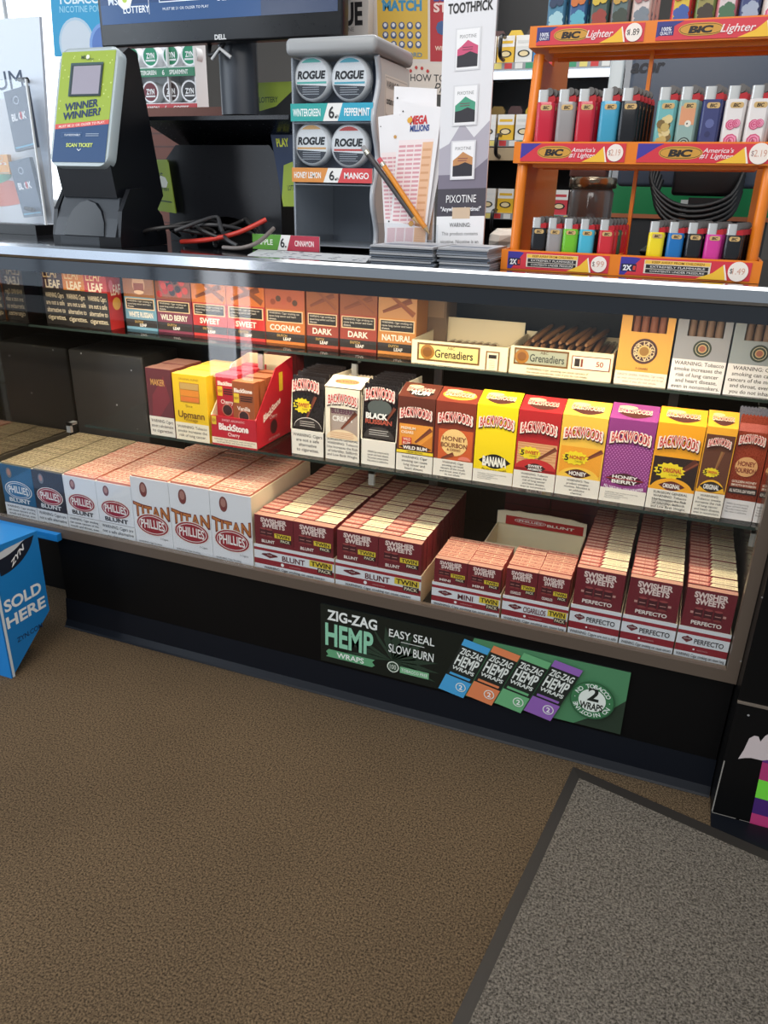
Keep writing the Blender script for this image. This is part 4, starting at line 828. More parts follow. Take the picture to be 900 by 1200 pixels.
def p_skull(a):
    a.rect(0, 0, 1, 1, (140, 170, 164)); a.rect(0, .6, 1, .9, (216, 150, 110)); a.circ(.6, .62, .22, (226, 220, 206), 12); a.circ(.55, .62, .06, (40, 40, 44), 8)
    for k in range(5): a.circ(.5, .3, .42-.08*k, ((50, 60, 60), (160, 180, 170))[k % 2], 12)
def p_navy(a): a.rect(0, 0, 1, 1, (52, 58, 110)); a.circ(.5, .62, .3, (90, 98, 150), 10); a.circ(.45, .45, .2, (40, 44, 90), 10); a.rect(.1, .08, .95, .16, (190, 190, 200)); a.poly([(.1, .16), (.5, .3), (.9, .16)], (120, 126, 160))
def p_rose(a):
    a.rect(0, 0, 1, 1, (228, 222, 220))
    for cx, cy, R in ((.5, .34, .48), (.36, .60, .34), (.72, .62, .28)):
        for k in range(5): a.circ(cx+.03*(k % 2), cy, R*(1-.19*k), ((204, 80, 120), (232, 150, 180))[k % 2], 9)
    for k in range(6): a.poly([(.08+.16*k, .1+.1*(k % 3)), (.14+.16*k, .16+.1*(k % 3)), (.1+.16*k, .2+.1*(k % 3))], (50, 50, 56))
def p_mix(*cs):
    def f(a):
        a.rect(0, 0, 1, 1, cs[0])
        for k in range(18): a.circ(.16+.68*((k*31) % 19)/19, .10+.78*((k*43) % 29)/29, .3, cs[1+k % (len(cs)-1)], 7)
    return f
zt0 = az(640, 255, .088)-(ZC+.0045); zt1 = az(648, 106, .118)-(ZC+TIER[1]['z0']+.0045)
WM = .029
place(['black', 'silver grey', 'lime', 'cyan', 'scarlet'], 0, .080, zt0*.80, zt0, .0255, .0125, 5, (630, 648.5, 667, 686, 709), 290, 'the left bay of the bottom tray', 'mini', backs=('navy', 'green', 'black', 'brown'))
place(['yellow', 'blue', 'black', 'pink', 'black'], 0, .080, zt0*.80, zt0, .0255, .0125, 5, (766, 788.5, 810.5, 833, 856), 300, 'the right bay of the bottom tray', 'mini', backs=('black', 'silver grey', 'black'))
place(['crimson', 'silver grey', 'red', 'sky blue', 'black'], 1, .112, zt1*.83, zt1, .0305, .0145, 5, (637, 661, 684, 711, 734), 160, 'the left bay of the middle tray', 'tall', backs=('navy', 'black', 'brown'))
place([(110, 176, 176), (140, 170, 164), (52, 58, 110), (228, 222, 220), (228, 222, 220)], 1, .112, zt1*.83, zt1, .0305, .0145, 3, (777, 802, 829, 856, 883), 160, 'the right bay of the middle tray', 'tall', [p_gold, p_skull, p_navy, p_rose, p_rose])
place([(70, 120, 150), (50, 90, 130), (70, 90, 84), (120, 110, 110), (206, 180, 170)], 2, .16, zt1*.83, zt1, .0305, .0145, 3, (652, 677, 702, 726, 751), 22, 'the left bay of the top tray', 'tall', [p_mix((70, 130, 160), (40, 60, 90), (160, 200, 210)), p_mix((50, 90, 140), (200, 110, 50), (90, 170, 190)), p_mix((70, 90, 84), (206, 176, 60), (150, 60, 50)), p_mix((90, 110, 110), (190, 150, 70), (60, 70, 60)), p_mix((214, 200, 196), (170, 110, 110), (120, 130, 140))])
place([(206, 60, 60), (110, 130, 70), (206, 120, 130), (60, 70, 110), (206, 190, 180)], 2, .16, zt1*.83, zt1, .0305, .0145, 3, (798, 826, 851, 878, 905), 14, 'the right bay of the top tray', 'tall', [p_mix((214, 180, 60), (206, 60, 60), (60, 90, 160)), p_mix((150, 140, 80), (80, 110, 60), (60, 50, 40)), p_mix((214, 200, 200), (200, 60, 90), (70, 110, 80)), p_mix((60, 70, 120), (206, 110, 60), (160, 170, 190)), p_rose])
# ------------------------------------------------------------------ left end: vape display, ticket checker
def plate(name, corners, Y, th, base, artf=None, parent=None, yshift=None):
    """thin upright sheet whose outline corners TL TR BR BL stand on the plane at depth Y"""
    P = [AT(*c, Y) for c in corners]; x0 = min(p[0] for p in P); z0 = min(p[1] for p in P)
    g = G(); pts = [(p[0], p[1]) for p in (P[3], P[2], P[1], P[0])]; g.prism(pts, 'y', Y, Y+th, base)
    if artf:
        bl, br, tr, tl = [Vector((p[0], Y, p[1])) for p in pts]; u = br-bl; v = tl-bl; n = Vector((0, -1, 0))
        a = Art.__new__(Art); a.g = g; a.o = bl; a.u = u.normalized(); a.v = v.normalized(); a.n = n; a.w = u.length; a.h = v.length; a.k = 1; artf(a)
    return g.build(name, parent)
vd = thing('vape_display', 'white vape board lettered UM with clear front pocket at the left end of the counter', 'display board', (0, 0, 0))
def f_spec(a):
    a.rect(0, 0, 1, .62, (206, 208, 212)); a.circ(.56, .86, .13, (70, 84, 104)); a.circ(.56, .86, .118, (214, 224, 238)); a.rect(.555, .76, .565, .96, (70, 84, 104)); a.text('SPECTRUM', .52, .705, .86, .085, (56, 72, 96), .0, True)
    a.ell(.5, .16, .4, .07, (210, 120, 100)); a.ell(.4, .25, .3, .05, (110, 170, 140)); a.rect(.3, .3, .6, .38, (222, 160, 60))
plate('back_board', [(-110, 30), (46, 19), (62, 262), (-60, 262)], .34, .008, M(214, 224, 238, rough=.4), f_spec, vd)
pA, pB = AT(37, 92, .27), AT(54, 267, .27)
g = G(); g.box(-1.95, pB[0], .27, .274, .955, pA[1], ACRYL); g.build('front_pocket', vd)
g = G(); g.box(pB[0]-.002, pB[0]+.0015, .2695, .2745, .955, pA[1], M(226, 230, 232, rough=.2)); g.build('pocket_edge', vd)
g = G(); xb = ATZ(55, 275, ZC)[0]; g.box(-1.97, xb, .262, .372, ZC, .953, BLK); g.build('base', vd)
for q, (c, lab, bc, txt) in enumerate(([((4, 108), (30, 100), (42, 172), (18, 178)), 'slate vape box tilted in the upper part of the clear pocket', (86, 96, 114), 'BL CK'], [((10, 190), (34, 184), (50, 252), (28, 255)), 'blue-edged vape box tilted low in the clear pocket', (70, 86, 108), 'BL CK'], [((-8, 182), (8, 181), (12, 204), (-4, 204)), 'orange vape box behind the low blue-edged one', (222, 156, 66), 'OG'])):
    def f_v(a, txt=txt, bc=bc):
        a.circ(.5, .82, .13, (190, 198, 210)); a.circ(.5, .82, .10, bc); a.text(txt, .5, .56, .7, .12, (226, 226, 230), .04, True); a.rect(.56, .50, .64, .62, (190, 50, 60)); a.rect(.06, .04, .94, .07, (110, 170, 196))
    tag(plate('vape_box', c, .285+.014*q, .012, M(*bc, rough=.3), f_v), lab, 'vape box')
for px, py in ((22, 93), (30, 243)):
    g = G(); x, z = AT(px, py, .31); g.tube([(x, .339, z), (x+.01, .30, z-.002), (x+.05, .285, z-.004)], .0045, M(40, 42, 46, rough=.3)); g.build('peg_hook', vd)
# ticket checker
ox, oy = ATZ(118, 287, ZC); oy = .075; ox = ax(112, 287, oy)
tk = thing('ticket_checker', 'black upright ticket checker with lime and blue face and small grey screen', 'ticket scanner', (ox, oy, ZC), 0)
ZT = az(108, 58, .16)-ZC
PL_ = M(22, 24, 29, rough=.32)
g = G(); n = 14
g.loft([[(x*s_, y, z) for x, y in ((-.088, -.025+.0), (-.05, -.045), (.05, -.045), (.088, -.025), (.088, .13), (-.088, .13))] for z, s_, in ((0, 1), (.02, 1))], PL_, False)
for s_ in (-1, 1):
    xa, xb = sorted((s_*.088, s_*.078)); g.prism([(-.025, .02), (.13, .02), (.12, .06), (.06, .115), (.02, .112), (-.012, .07)], 'x', xa, xb, PL_)
g.loft([[(-.079, -.03, .02), (.079, -.03, .02), (.079, .1, .02), (-.079, .1, .02)], [(-.079, -.015, .055), (.079, -.015, .055), (.079, .1, .055), (-.079, .1, .055)], [(-.072, .005, .095), (.072, .005, .095), (.072, .1, .095), (-.072, .1, .095)]], M(58, 62, 68, rough=.3), False)
a = g.art((-.079, -.0445, .0205), (1, 0, 0), (0, .30, 1), .158, .07); 
g.build('base', tk)
g = G(); rr = []
for k in range(9):
    an = math.pi*k/8; rr.append((.052*math.cos(an), .068*math.sin(an)))
g.loft([[(x, -.0285+z*.36-.004, .021+z) for x, z in rr], [(x, -.0285+z*.36+.006, .021+z) for x, z in rr]], M(16, 20, 27, rough=.15), False); g.build('scan_recess', tk)
y0, y1 = -.012, .062
g = G(); g.prism([(.0, .095), (y0, .165), (y1, ZT-.012), (y1+.02, ZT), (y1+.045, ZT-.006), (.155, .10), (.12, .06)], 'x', -.069, .069, PL_); g.build('housing', tk)
zf0, zf1 = .150, ZT-.004; L = math.hypot(y1-y0, zf1-zf0); vdir = Vector((0, (y1-y0), zf1-zf0)).normalized(); nd = Vector((0, -vdir.z, vdir.y))
def rrect(w, h, r, n=5): return [(cx+r*math.cos(math.radians(a0+90*k/n)), cy+r*math.sin(math.radians(a0+90*k/n))) for cx, cy, a0 in ((w/2-r, h-r, 0), (-w/2+r, h-r, 90), (-w/2+r, r, 180), (w/2-r, r, 270)) for k in range(n+1)]
oB = Vector((0, y0-.003, zf0))
g = G(); bz = M(176, 188, 192, rough=.15, name='pale_plastic_rim')
g.loft([[oB+Vector((x, 0, 0))+vdir*z+nd*d for x, z in rrect(.150*s_, L*s_, .022)] for d, s_ in ((-.012, 1), (.006, 1), (.010, .97))], bz); g.build('rim', tk)
g = G(); wA, hA = .134, L*.93
a = g.art(oB+vdir*(L*.03)+nd*.0106-Vector((wA/2, 0, 0)), (1, 0, 0), vdir, wA, hA); LIME = (152, 174, 62); NV = (38, 72, 116)
a.rect(0, 0, 1, 1, LIME)
random.seed(3)
for k in range(46): 
    q = a.k; a.k = 2; a.circ(random.random()*.96+.02, .46+.5*random.random(), .008+.006*random.random(), (200, 216, 130), 6); a.k = q
a.k = 4; a.rect(0, 0, 1, .345, NV); a.poly([(0, .30), (1, .345), (1, .385), (0, .345)], (208, 84, 80)); a.text('MUST BE 21 OR OLDER TO PLAY.', .5, .343, .86, .022, (240, 214, 206), .02, True, slope=.04)
a.text('WINNER', .46, .52, .62, .065, (28, 52, 92), .035, True, slope=.042); a.text('WINNER?', .48, .44, .70, .065, (28, 52, 92), .035, True, slope=.045)
a.rect(.14, .225, .52, .27, (70, 104, 146)); a.rect(.145, .229, .515, .266, NV); a.text('PLAYRESPONSIBLY', .35, .247, .30, .018, (214, 222, 232), .01, True); a.bars(.6, .232, .85, .266, 2, (170, 186, 206), .3)
a.text('SCAN TICKET', .5, .155, .5, .034, (206, 220, 110), .03, True); a.poly([(.46, .118), (.5, .098), (.54, .118), (.53, .122), (.5, .107), (.47, .122)], (220, 228, 236))
a.circ(.5, .945, .035, (226, 230, 214), 7); a.text('MS', .42, .945, .08, .03, (60, 80, 60), .02); a.text('LOTTERY', .55, .925, .2, .014, (60, 80, 60), .01); FP = g.build('face_panel', tk)
g = G(); sx, sy = .112*.72, hA*.30
a = g.art(oB+vdir*(L*.03+hA*.595)+nd*.0125-Vector((sx/2, 0, 0)), (1, 0, 0), vdir, sx, sy); a.rect(0, 0, 1, 1, (60, 84, 86)); a.rect(.04, .0, 1, .93, (38, 54, 58)); a.rect(.10, .06, .94, .90, M(150, 146, 160, rough=.25, emit=.12)); g.build('screen', FP)
# ------------------------------------------------------------------ monitor and terminal
hz = az(270, 139, .27)
mo = thing('monitor', 'black flat monitor showing lottery notices, above the counter terminal', 'monitor')
Y = .40; x0, x1 = ax(119, 55, Y), ax(401, 41, Y); z0 = az(260, 49, Y); w = x1-x0; h = .37
g = G(); g.rbox(x0, x1, Y, Y+.035, z0, z0+h, .005, M(16, 17, 20, rough=.3)); a = g.front(w, h, Y-.0002, x0, z0); a.text('DELL', .525, .026, .07, .026, (222, 224, 226), .03); MC = g.build('case', mo)
g = G(); a = g.front(w-.02, h-.052, Y-.0006, x0+.01, z0+.045); SCR = M(36, 62, 104, rough=.2, emit=.35)
a.rect(0, 0, 1, 1, SCR); a.rect(0, 0, 1, .12, M(40, 72, 118, rough=.2, emit=.35)); a.rect(.70, 0, 1, .26, M(58, 68, 92, rough=.2, emit=.3)); wt = M(214, 222, 232, emit=.3)
a.text('MS', .06, .145, .05, .05, wt, .01, slope=.0); a.circ(.115, .15, .035, M(226, 232, 226, emit=.3), 7); a.circ(.115, .15, .012, M(170, 190, 80, emit=.3), 8); a.text('LOTTERY', .165, .085, .12, .042, wt, .02, True); a.rect(.222, .05, .224, .22, wt)
a.rect(.27, .115, .50, .20, wt); a.rect(.273, .121, .497, .194, SCR); a.text('PLAYRESPONSIBLY', .39, .158, .19, .038, wt, .01, True); a.text('MUST BE 21 OR OLDER TO PLAY', .385, .075, .2, .016, wt, 0, True)
a.text('GAMBLING PROBLEM?', .60, .165, .17, .034, wt, .02, True); a.text('CALL 1-888-777-9696', .60, .115, .16, .026, wt, .01, True)
a.text('PAY THE WINNER', .785, .185, .13, .034, wt, .01, True); a.text('TOTAL', .745, .105, .05, .034, wt, .01); a.text('-$5.00', .95, .195, .06, .03, wt, .01); a.text('-$5.00', .95, .12, .06, .03, wt, .01); a.rect(.6, .28, .76, .5, M(190, 200, 220, emit=.3)); a.text('PAID', .7, .32, .06, .04, (40, 60, 100), .02)
g.build('screen', MC)
px0, px1 = ax(257, 100, .46), ax(299, 100, .46); g = G(); g.prism([((px0+px1)/2+(px1-px0)/2*math.cos(k*math.pi/8), .47+.03*math.sin(k*math.pi/8)) for k in range(16)], 'z', hz+.0245, z0+.1, M(48, 52, 60, rough=.35), smooth=True); g.build('pole', mo)
g = G(); g.tube([(px0-.005, .44, z0+.01), (px0+.0, .425, z0-.02), (px0+.03, .42, z0-.012), (px0+.05, .425, z0+.015)], .005, M(30, 30, 32)); g.tube([(px0+.01, .42, z0-.03), (px0+.035, .415, z0-.01), (px0+.06, .42, z0-.028)], .004, M(196, 198, 200)); g.build('cable_tie', mo)
te = thing('ticket_terminal', 'black lottery ticket terminal with flat hood under the monitor', 'terminal')
Y = .30; hx0, hx1 = ax(186, 140, .27), ax(343, 200, .24)-.012; hz = az(270, 139, .27)
g = G(); g.prism([(.25, hz-.004), (.25, hz+.004), (.62, hz+.03), (.62, hz-.05), (.40, hz-.05)], 'x', hx0-.03, hx1, M(20, 22, 27, rough=.25)); g.build('hood', te)
bx0, bx1 = ax(197, 220, .33), ax(331, 220, .33); bw = bx1-bx0; zt = az(262, 170, .33); xc = (ax(226, 262, .33)+ax(306, 262, .33))/2
arch = [(xc+.085*math.cos(math.radians(k*15)), ZC+.058*math.sin(math.radians(k*15))) for k in range(13)]
out = [(bx1-.004, ZC)]+[(bx1-.006, zt-.03), (bx1-.03, zt), (bx0+.03, zt), (bx0, zt-.03), (bx0-.004, ZC)]+list(reversed(arch))
g = G(); g.prism(out, 'y', .33, .52, M(15, 16, 21, rough=.3)); g.box(bx0+.01, bx1-.01, .42, .5, ZC, ZC+.07, M(6, 6, 7)); g.build('body', te)
g = G(); g.rbox(bx0-.09, bx1-.02, .53, .66, ZC, hz-.055, .008, M(18, 19, 22, rough=.35)); g.build('rear_unit', te)
def f_lime(a): a.rect(0, 0, 1, 1, LIME); a.text('MS', .5, .72, .5, .12, (50, 70, 60), .02); a.circ(.62, .6, .22, (230, 232, 220), 7); a.text('LOTTERY', .55, .46, .7, .06, (50, 70, 60), .01); a.rect(.3, .2, .9, .23, (70, 90, 60))
tag(plate('lottery_card', [(171, 187), (196, 187), (206, 250), (180, 246)], .315, .004, M(*LIME, rough=.4), f_lime), 'small lime lottery card between the ticket checker and the terminal', 'card')
def f_play(a):
    a.rect(0, 0, 1, 1, (30, 50, 84)); a.poly([(.0, 0), (1, 0), (1, .52), (.45, .48), (.0, .1)], LIME); a.text('PLAY', .6, .74, .7, .09, (206, 214, 60), .04, True); a.text('LOTTO', .7, .22, .5, .06, (60, 80, 50), .02)
tag(plate('lottery_card', [(314, 140), (352, 137), (352, 242), (332, 242)], .325, .004, M(30, 50, 84, rough=.4), f_play), 'blue and lime PLAY lottery card beside the mint can dispenser', 'card')
def f_lt(a): a.rect(0, 0, 1, 1, (20, 24, 28)); a.poly([(0, .15), (.5, .3), (1, .8), (1, 1), (0, 1)], LIME); a.text('LOTTERY', .3, .5, .5, .16, (60, 80, 50), .02)
tag(plate('lottery_card', [(301, 97), (345, 97), (346, 136), (302, 137)], .55, .004, M(20, 24, 28), f_lt), 'lime and black lottery card standing behind the monitor pole', 'card')
# cables
random.seed(11)
cx, cyy = ATZ(255, 287, ZC)
for k in range(9):
    xa = cx+random.uniform(-.10, .02); ya = .14+random.uniform(0, .1); pts = []
    for j in range(9):
        t = j/8; pts.append((xa+.12*t+.015*math.sin(5*t+k), ya+.05*math.sin(t*4+k*.8), ZC+.006+.03*math.sin(math.pi*t)*(.5+.5*((k*7) % 5)/5)+.004*k))
    g = G(); g.tube(pts, .0042, M(*((24, 24, 26), (60, 60, 62), (40, 38, 38))[k % 3], rough=.4), 7)
    tag(g.build('cable'), 'grey or black cable in the tangle at the terminal base', 'cable', 'tangled dark cables')
g = G(); g.tube([(ax(212, 276, .16), .16, ZC+.010), (ax(245, 272, .15), .15, ZC+.018), (ax(280, 268, .17), .17, ZC+.034), (ax(312, 257, .2), .20, ZC+.060)], .005, M(200, 56, 44, rough=.4), 8); tag(g.build('cable'), 'red cable crossing the dark tangle at the terminal base', 'cable')
g = G(); g.tube([(ax(255, 288, .1), .12, ZC+.006), (ax(280, 286, .1), .11, ZC+.008), (ax(300, 276, .12), .13, ZC+.02), (ax(318, 262, .16), .17, ZC+.045)], .0042, M(120, 112, 108, rough=.4), 8); tag(g.build('cable'), 'pale grey cable curving in front of the red one', 'cable')
# ------------------------------------------------------------------ can dispenser
Y = .24; x0, x1 = ax(343, 200, Y), ax(437, 200, Y); W_ = x1-x0; dp = .20
cn = thing('can_dispenser', 'clear three-tier tin dispenser with grey cap and price strips', 'dispenser', (x0, Y, ZC))
zz = lambda y: az(390, y, Y)-ZC
g = G(); g.rbox(-.006, W_+.008, -.012, dp, zz(64), zz(43), .010, M(158, 160, 162, rough=.35)); g.build('cap', cn)
g = G(); g.box(.0, .004, .003, dp-.004, 0, zz(66), M(150, 156, 164, rough=.3)); g.box(.004, W_-.004, dp-.012, dp-.004, 0, zz(66), M(96, 104, 116, rough=.3)); 
for y in (143, 216, 288): g.box(.004, W_-.004, .003, dp-.012, max(.0, zz(y)-.002), max(.003, zz(y)), M(150, 156, 164, rough=.3))
g.box(.004, W_-.004, .06, .064, zz(214), zz(66), M(92, 104, 128, rough=.3))
g.build('shell', cn)
g = G(); wv = [(0, 0), (dp-.004, 0), (dp-.004, zz(66)), (0, zz(66))]
edge = [(.012*math.sin(k/16*math.pi*5)+.012, zz(66)*(1-k/16)) for k in range(17)]
g.prism([(dp-.004, 0), (dp-.004, zz(66))]+edge, 'x', W_-.004, W_, M(206, 204, 200, rough=.4)); a = g.right(1, 1, W_)
pz = zz(66); a.rect(.055, pz*.70, .185, pz*.93, (228, 222, 212)); a.rect(.058, pz*.70+.003, .182, pz*.93-.003, (190, 184, 176)); a.rect(.060, pz*.70+.005, .18, pz*.93-.005, (226, 220, 210))
for i, t in enumerate(('WARNING: This product', 'contains nicotine. Nicotine', 'is an addictive chemical.')): a.text(t, .12, pz*.885-.028*i, .112, .013, (40, 38, 38), .02)
a.text('ROGUE', .135, pz*.60, .085, .034, (30, 28, 30), .04); g.build('side_wall', cn)
edgep = [(W_+.0005, .012*math.sin(k/16*math.pi*5)+.010, zz(66)*(1-k/16)) for k in range(17)]
g = G(); g.tube(edgep, .006, M(176, 180, 186, rough=.15), 6); g.build('wavy_edge', cn)
strips = [(121, 142, (40, 160, 156), (44, 160, 190), 'WINTERGREEN', 'PEPPERMINT'), (197, 214, (214, 140, 66), (208, 70, 74), 'HONEY LEMON', 'MANGO')]
for i, (ya, yb, c1, c2, t1, t2) in enumerate(strips):
    g = G(); hh = zz(ya)-zz(yb); g.box(0, W_, -.003, 0, 0, hh, WH); a = g.front(W_, hh, -.003)
    a.poly([(0, 0), (.40, 0), (.46, 1), (0, 1)], c1); a.poly([(.58, 0), (1, 0), (1, 1), (.64, 1)], c2); a.text(t1, .20, .5, .34, .42, (232, 240, 240), .02); a.text(t2, .81, .5, .30, .42, (240, 240, 240), .02); a.text('6.', .52, .5, .10, .66, (40, 40, 44), .02); a.text('99', .575, .25, .03, .2, (40, 40, 44)); g.build('price_strip', cn, (0, -.0005, zz(yb)))
for ya, yb in ((66, 120), (144, 196), (217, 286)):
    g = G(); g.box(.003, W_-.005, -.0015, .0015, max(.002, zz(yb)), zz(ya), ACRYL); g.build('clear_front', cn)
for q, (px, py, c, lab) in enumerate(((365.5, 92, (90, 186, 176), 'round white tin with teal band, upper left in the clear dispenser'), (410, 92, (86, 176, 196), 'round white tin with blue band, upper right in the clear dispenser'), (365.5, 169, (226, 176, 110), 'round white tin with orange band, lower left in the clear dispenser'), (409, 171, (206, 80, 76), 'round white tin with red band, lower right in the clear dispenser'))):
    yy = Y+.012; x, z = AT(px, py, yy); r = .0405
    t = thing('pouch_tin', lab, 'tin', (x, yy, z)); g = G(); g.lathe([(r*.9, .001), (r, -.002), (r, -.022), (r*.94, -.024)], M(226, 228, 230, rough=.3), 32, (0, 0, 0), 'y'); g.build('tin_body', t)
    g = G(); a = g.front(2*r, 2*r, -.0013, -r, -r); a.circ(.5, .5, .44, (236, 238, 240), 32)
    a.poly([(.5+.44*math.cos(math.radians(t_)), .5+.44*math.sin(math.radians(t_))) for t_ in range(197, 344, 7)], (52, 56, 66)); a.rect(.10, .385, .90, .43, c); a.poly([(.5+.43*math.cos(math.radians(t_)), .5+.43*math.sin(math.radians(t_))) for t_ in range(52, 130, 7)], c)
    a.text('ROGUE', .5, .58, .74, .17, (28, 30, 36), .05, True, skew=.15); a.bars(.25, .14, .75, .34, 4, (170, 176, 184), .3); g.build('lid_label', t)
sx0, sx1 = ax(300, 278, .205), ax(378, 278, .205); hh = .030
g = G(); g.box(0, sx1-sx0, 0, .003, 0, hh, WH); a = g.front(sx1-sx0, hh); a.poly([(0, 0), (.38, 0), (.44, 1), (0, 1)], (92, 156, 56)); a.poly([(.52, 0), (1, 0), (1, 1), (.58, 1)], (176, 48, 70)); a.text('APPLE', .19, .5, .24, .36, (232, 240, 226), .02); a.text('CINNAMON', .78, .5, .28, .36, (246, 226, 226), .02); a.text('6.', .47, .5, .09, .6, (40, 40, 44), .02); 
tag(g.build('price_strip', None, (sx0, .19, ZC+.0015)), 'loose green and crimson price strip standing on the counter below the tin dispenser', 'price strip')
g = G(); 
def sheet(pts, z, ma): 
    g.add([(p[0], p[1], z) for p in pts]+[(p[0], p[1], z+.0015) for p in pts], [(3, 2, 1, 0), (4, 5, 6, 7)]+[(i, (i+1) % 4, 4+(i+1) % 4, 4+i) for i in range(4)], ma)
pp = [(-.80, .03), (-.555, .03), (-.60, .17), (-.86, .175)]
sheet(pp, ZC+.0004, M(206, 210, 214)); a = g.art((-.80, .03, ZC+.0019), (1, 0, 0), (0, 1, 0), .24, .14)
for k in range(60): a.k = 1; a.circ(.02+.94*random.random(), .05+.9*random.random(), .008+.02*random.random(), ((40, 60, 96), (120, 136, 160), (20, 30, 50))[k % 3], 6)
tag(g.build('printed_paper'), 'blue doodle printed paper lying flat before the tin dispenser', 'paper')
# ------------------------------------------------------------------ play slips, pencils, leaflets, toothpick board
def f_slip(hdr):
    def f(a):
        a.rect(.04, .04, .96, .74, (240, 226, 226))
        for r in range(22):
            for c in range(3): a.k = 2; a.rect(.06+.21*c, .06+.03*r, .24+.21*c, .075+.03*r, (216, 160, 168))
        a.k = 3; a.rect(.68, .05, .95, .72, (232, 186, 150)); a.bars(.70, .08, .93, .70, 12, (214, 160, 120), .3)
        if hdr: a.text('MEGA', .52, .87, .46, .055, (200, 44, 50), .05, True); a.text('MILLIONS', .56, .815, .5, .04, (44, 70, 140), .04, True); a.circ(.28, .87, .07, (226, 170, 60), 8)
        else: a.circ(.6, .85, .06, (200, 150, 80), 8)
        a.circ(.08, .93, .02, (30, 30, 34), 6); a.circ(.08, .04, .02, (30, 30, 34), 6)
    return f
SL = M(234, 232, 234, rough=.6)
for q, (c, y_, hdr, lab) in enumerate((([(462, 101), (512, 104), (508, 290), (456, 290)], .196, False, 'tall white lottery play slip at the back of the holder'), ([(443, 137), (468, 133), (482, 292), (452, 292)], .190, False, 'white lottery play slip leaning left in the holder'),
        ([(494, 122), (528, 127), (500, 284), (478, 284)], .184, False, 'white lottery play slip leaning right in the holder'), ([(470, 118), (518, 128), (497, 288), (455, 288)], .176, True, 'white lottery play slip with red and blue logo in the holder'), ([(452, 257), (500, 268), (500, 292), (450, 292)], .168, False, 'short lottery play slip lying low at the front of the holder'))):
    tag(plate('play_slip', c, y_, .0012, SL, f_slip(hdr)), lab, 'play slip', 'lottery play slips in the holder')
hd = thing('slip_holder', 'clear plastic holder of play slips beside the tin dispenser', 'holder'); hx0, hx1 = ax(441, 290, .15), ax(512, 290, .15)
g = G(); g.box(hx0, hx1, .150, .152, ZC+.001, az(470, 262, .15), ACRYL); g.build('front_pane', hd)
g = G(); g.box(hx0, hx1, .202, .205, ZC+.001, az(470, 200, .2), ACRYL); g.build('back_pane', hd)
g = G(); g.box(hx0, hx1, .1525, .2015, ZC, ZC+.0045, ACRYL); g.build('floor_pane', hd)
for q, (p0, p1, c, tip, lab) in enumerate((((444, 186), (503, 274), (222, 140, 40), (206, 90, 100), 'orange pencil with pink eraser leaning in the slip holder'), ((425, 172), (490, 262), (62, 58, 60), (150, 150, 152), 'dark grey pencil leaning in the slip holder beside the orange one'))):
    (xa, za), (xb, zb) = AT(*p0, .158), AT(*p1, .160); A_, B_ = Vector((xa, .158, za)), Vector((xb, .160, zb)); d = (B_-A_)
    t = thing('pencil', lab, 'pencil'); g = G(); g.tube([A_+d*.1, A_+d*.92], .0052, M(*c, rough=.4), 6); g.build('shaft', t)
    g = G(); g.tube([A_, A_+d*.055], .0048, M(*tip, rough=.7), 10); g.build('eraser', t); g = G(); g.tube([A_+d*.055, A_+d*.1], .0054, M(190, 186, 170, rough=.25, metal=.9), 10); g.build('ferrule', t)
    g = G(); g.tube([A_+d*.92, B_], .0052, M(214, 180, 130), 6, .001); g.build('sharpened_tip', t)
random.seed(5)
for s_, (xa, xb, ya, lab) in enumerate(((-.533, -.418, -.008, 'leaflet in the grey stack below the play slip holder'), (-.412, -.324, .002, 'leaflet in the grey stack below the toothpick board'))):
    for k in range(9):
        w = xb-xa; d = .135; th = .0036; g = G()
        g.prism([(0, 0), (d, 0), (d, th*.9), (.003, th*.95), (0, th*.6)], 'x', -w/2, w/2, M(*((120, 126, 136), (90, 98, 110), (150, 152, 156))[k % 3], rough=.4), M(170, 172, 176))
        a = g.topface(w, d, th*.96, -w/2, 0); a.rect(0.01, .03, .99, .97, (186, 190, 196)); a.rect(.1, .2, .9, .5, (120, 130, 146))
        tag(g.build('leaflet', None, ((xa+xb)/2+random.uniform(-.003, .003), ya+random.uniform(-.001, .004), ZC+k*(th+.0002)), random.uniform(-.02, .02)), lab, 'leaflet', lab.replace('leaflet in', 'leaflets in'))
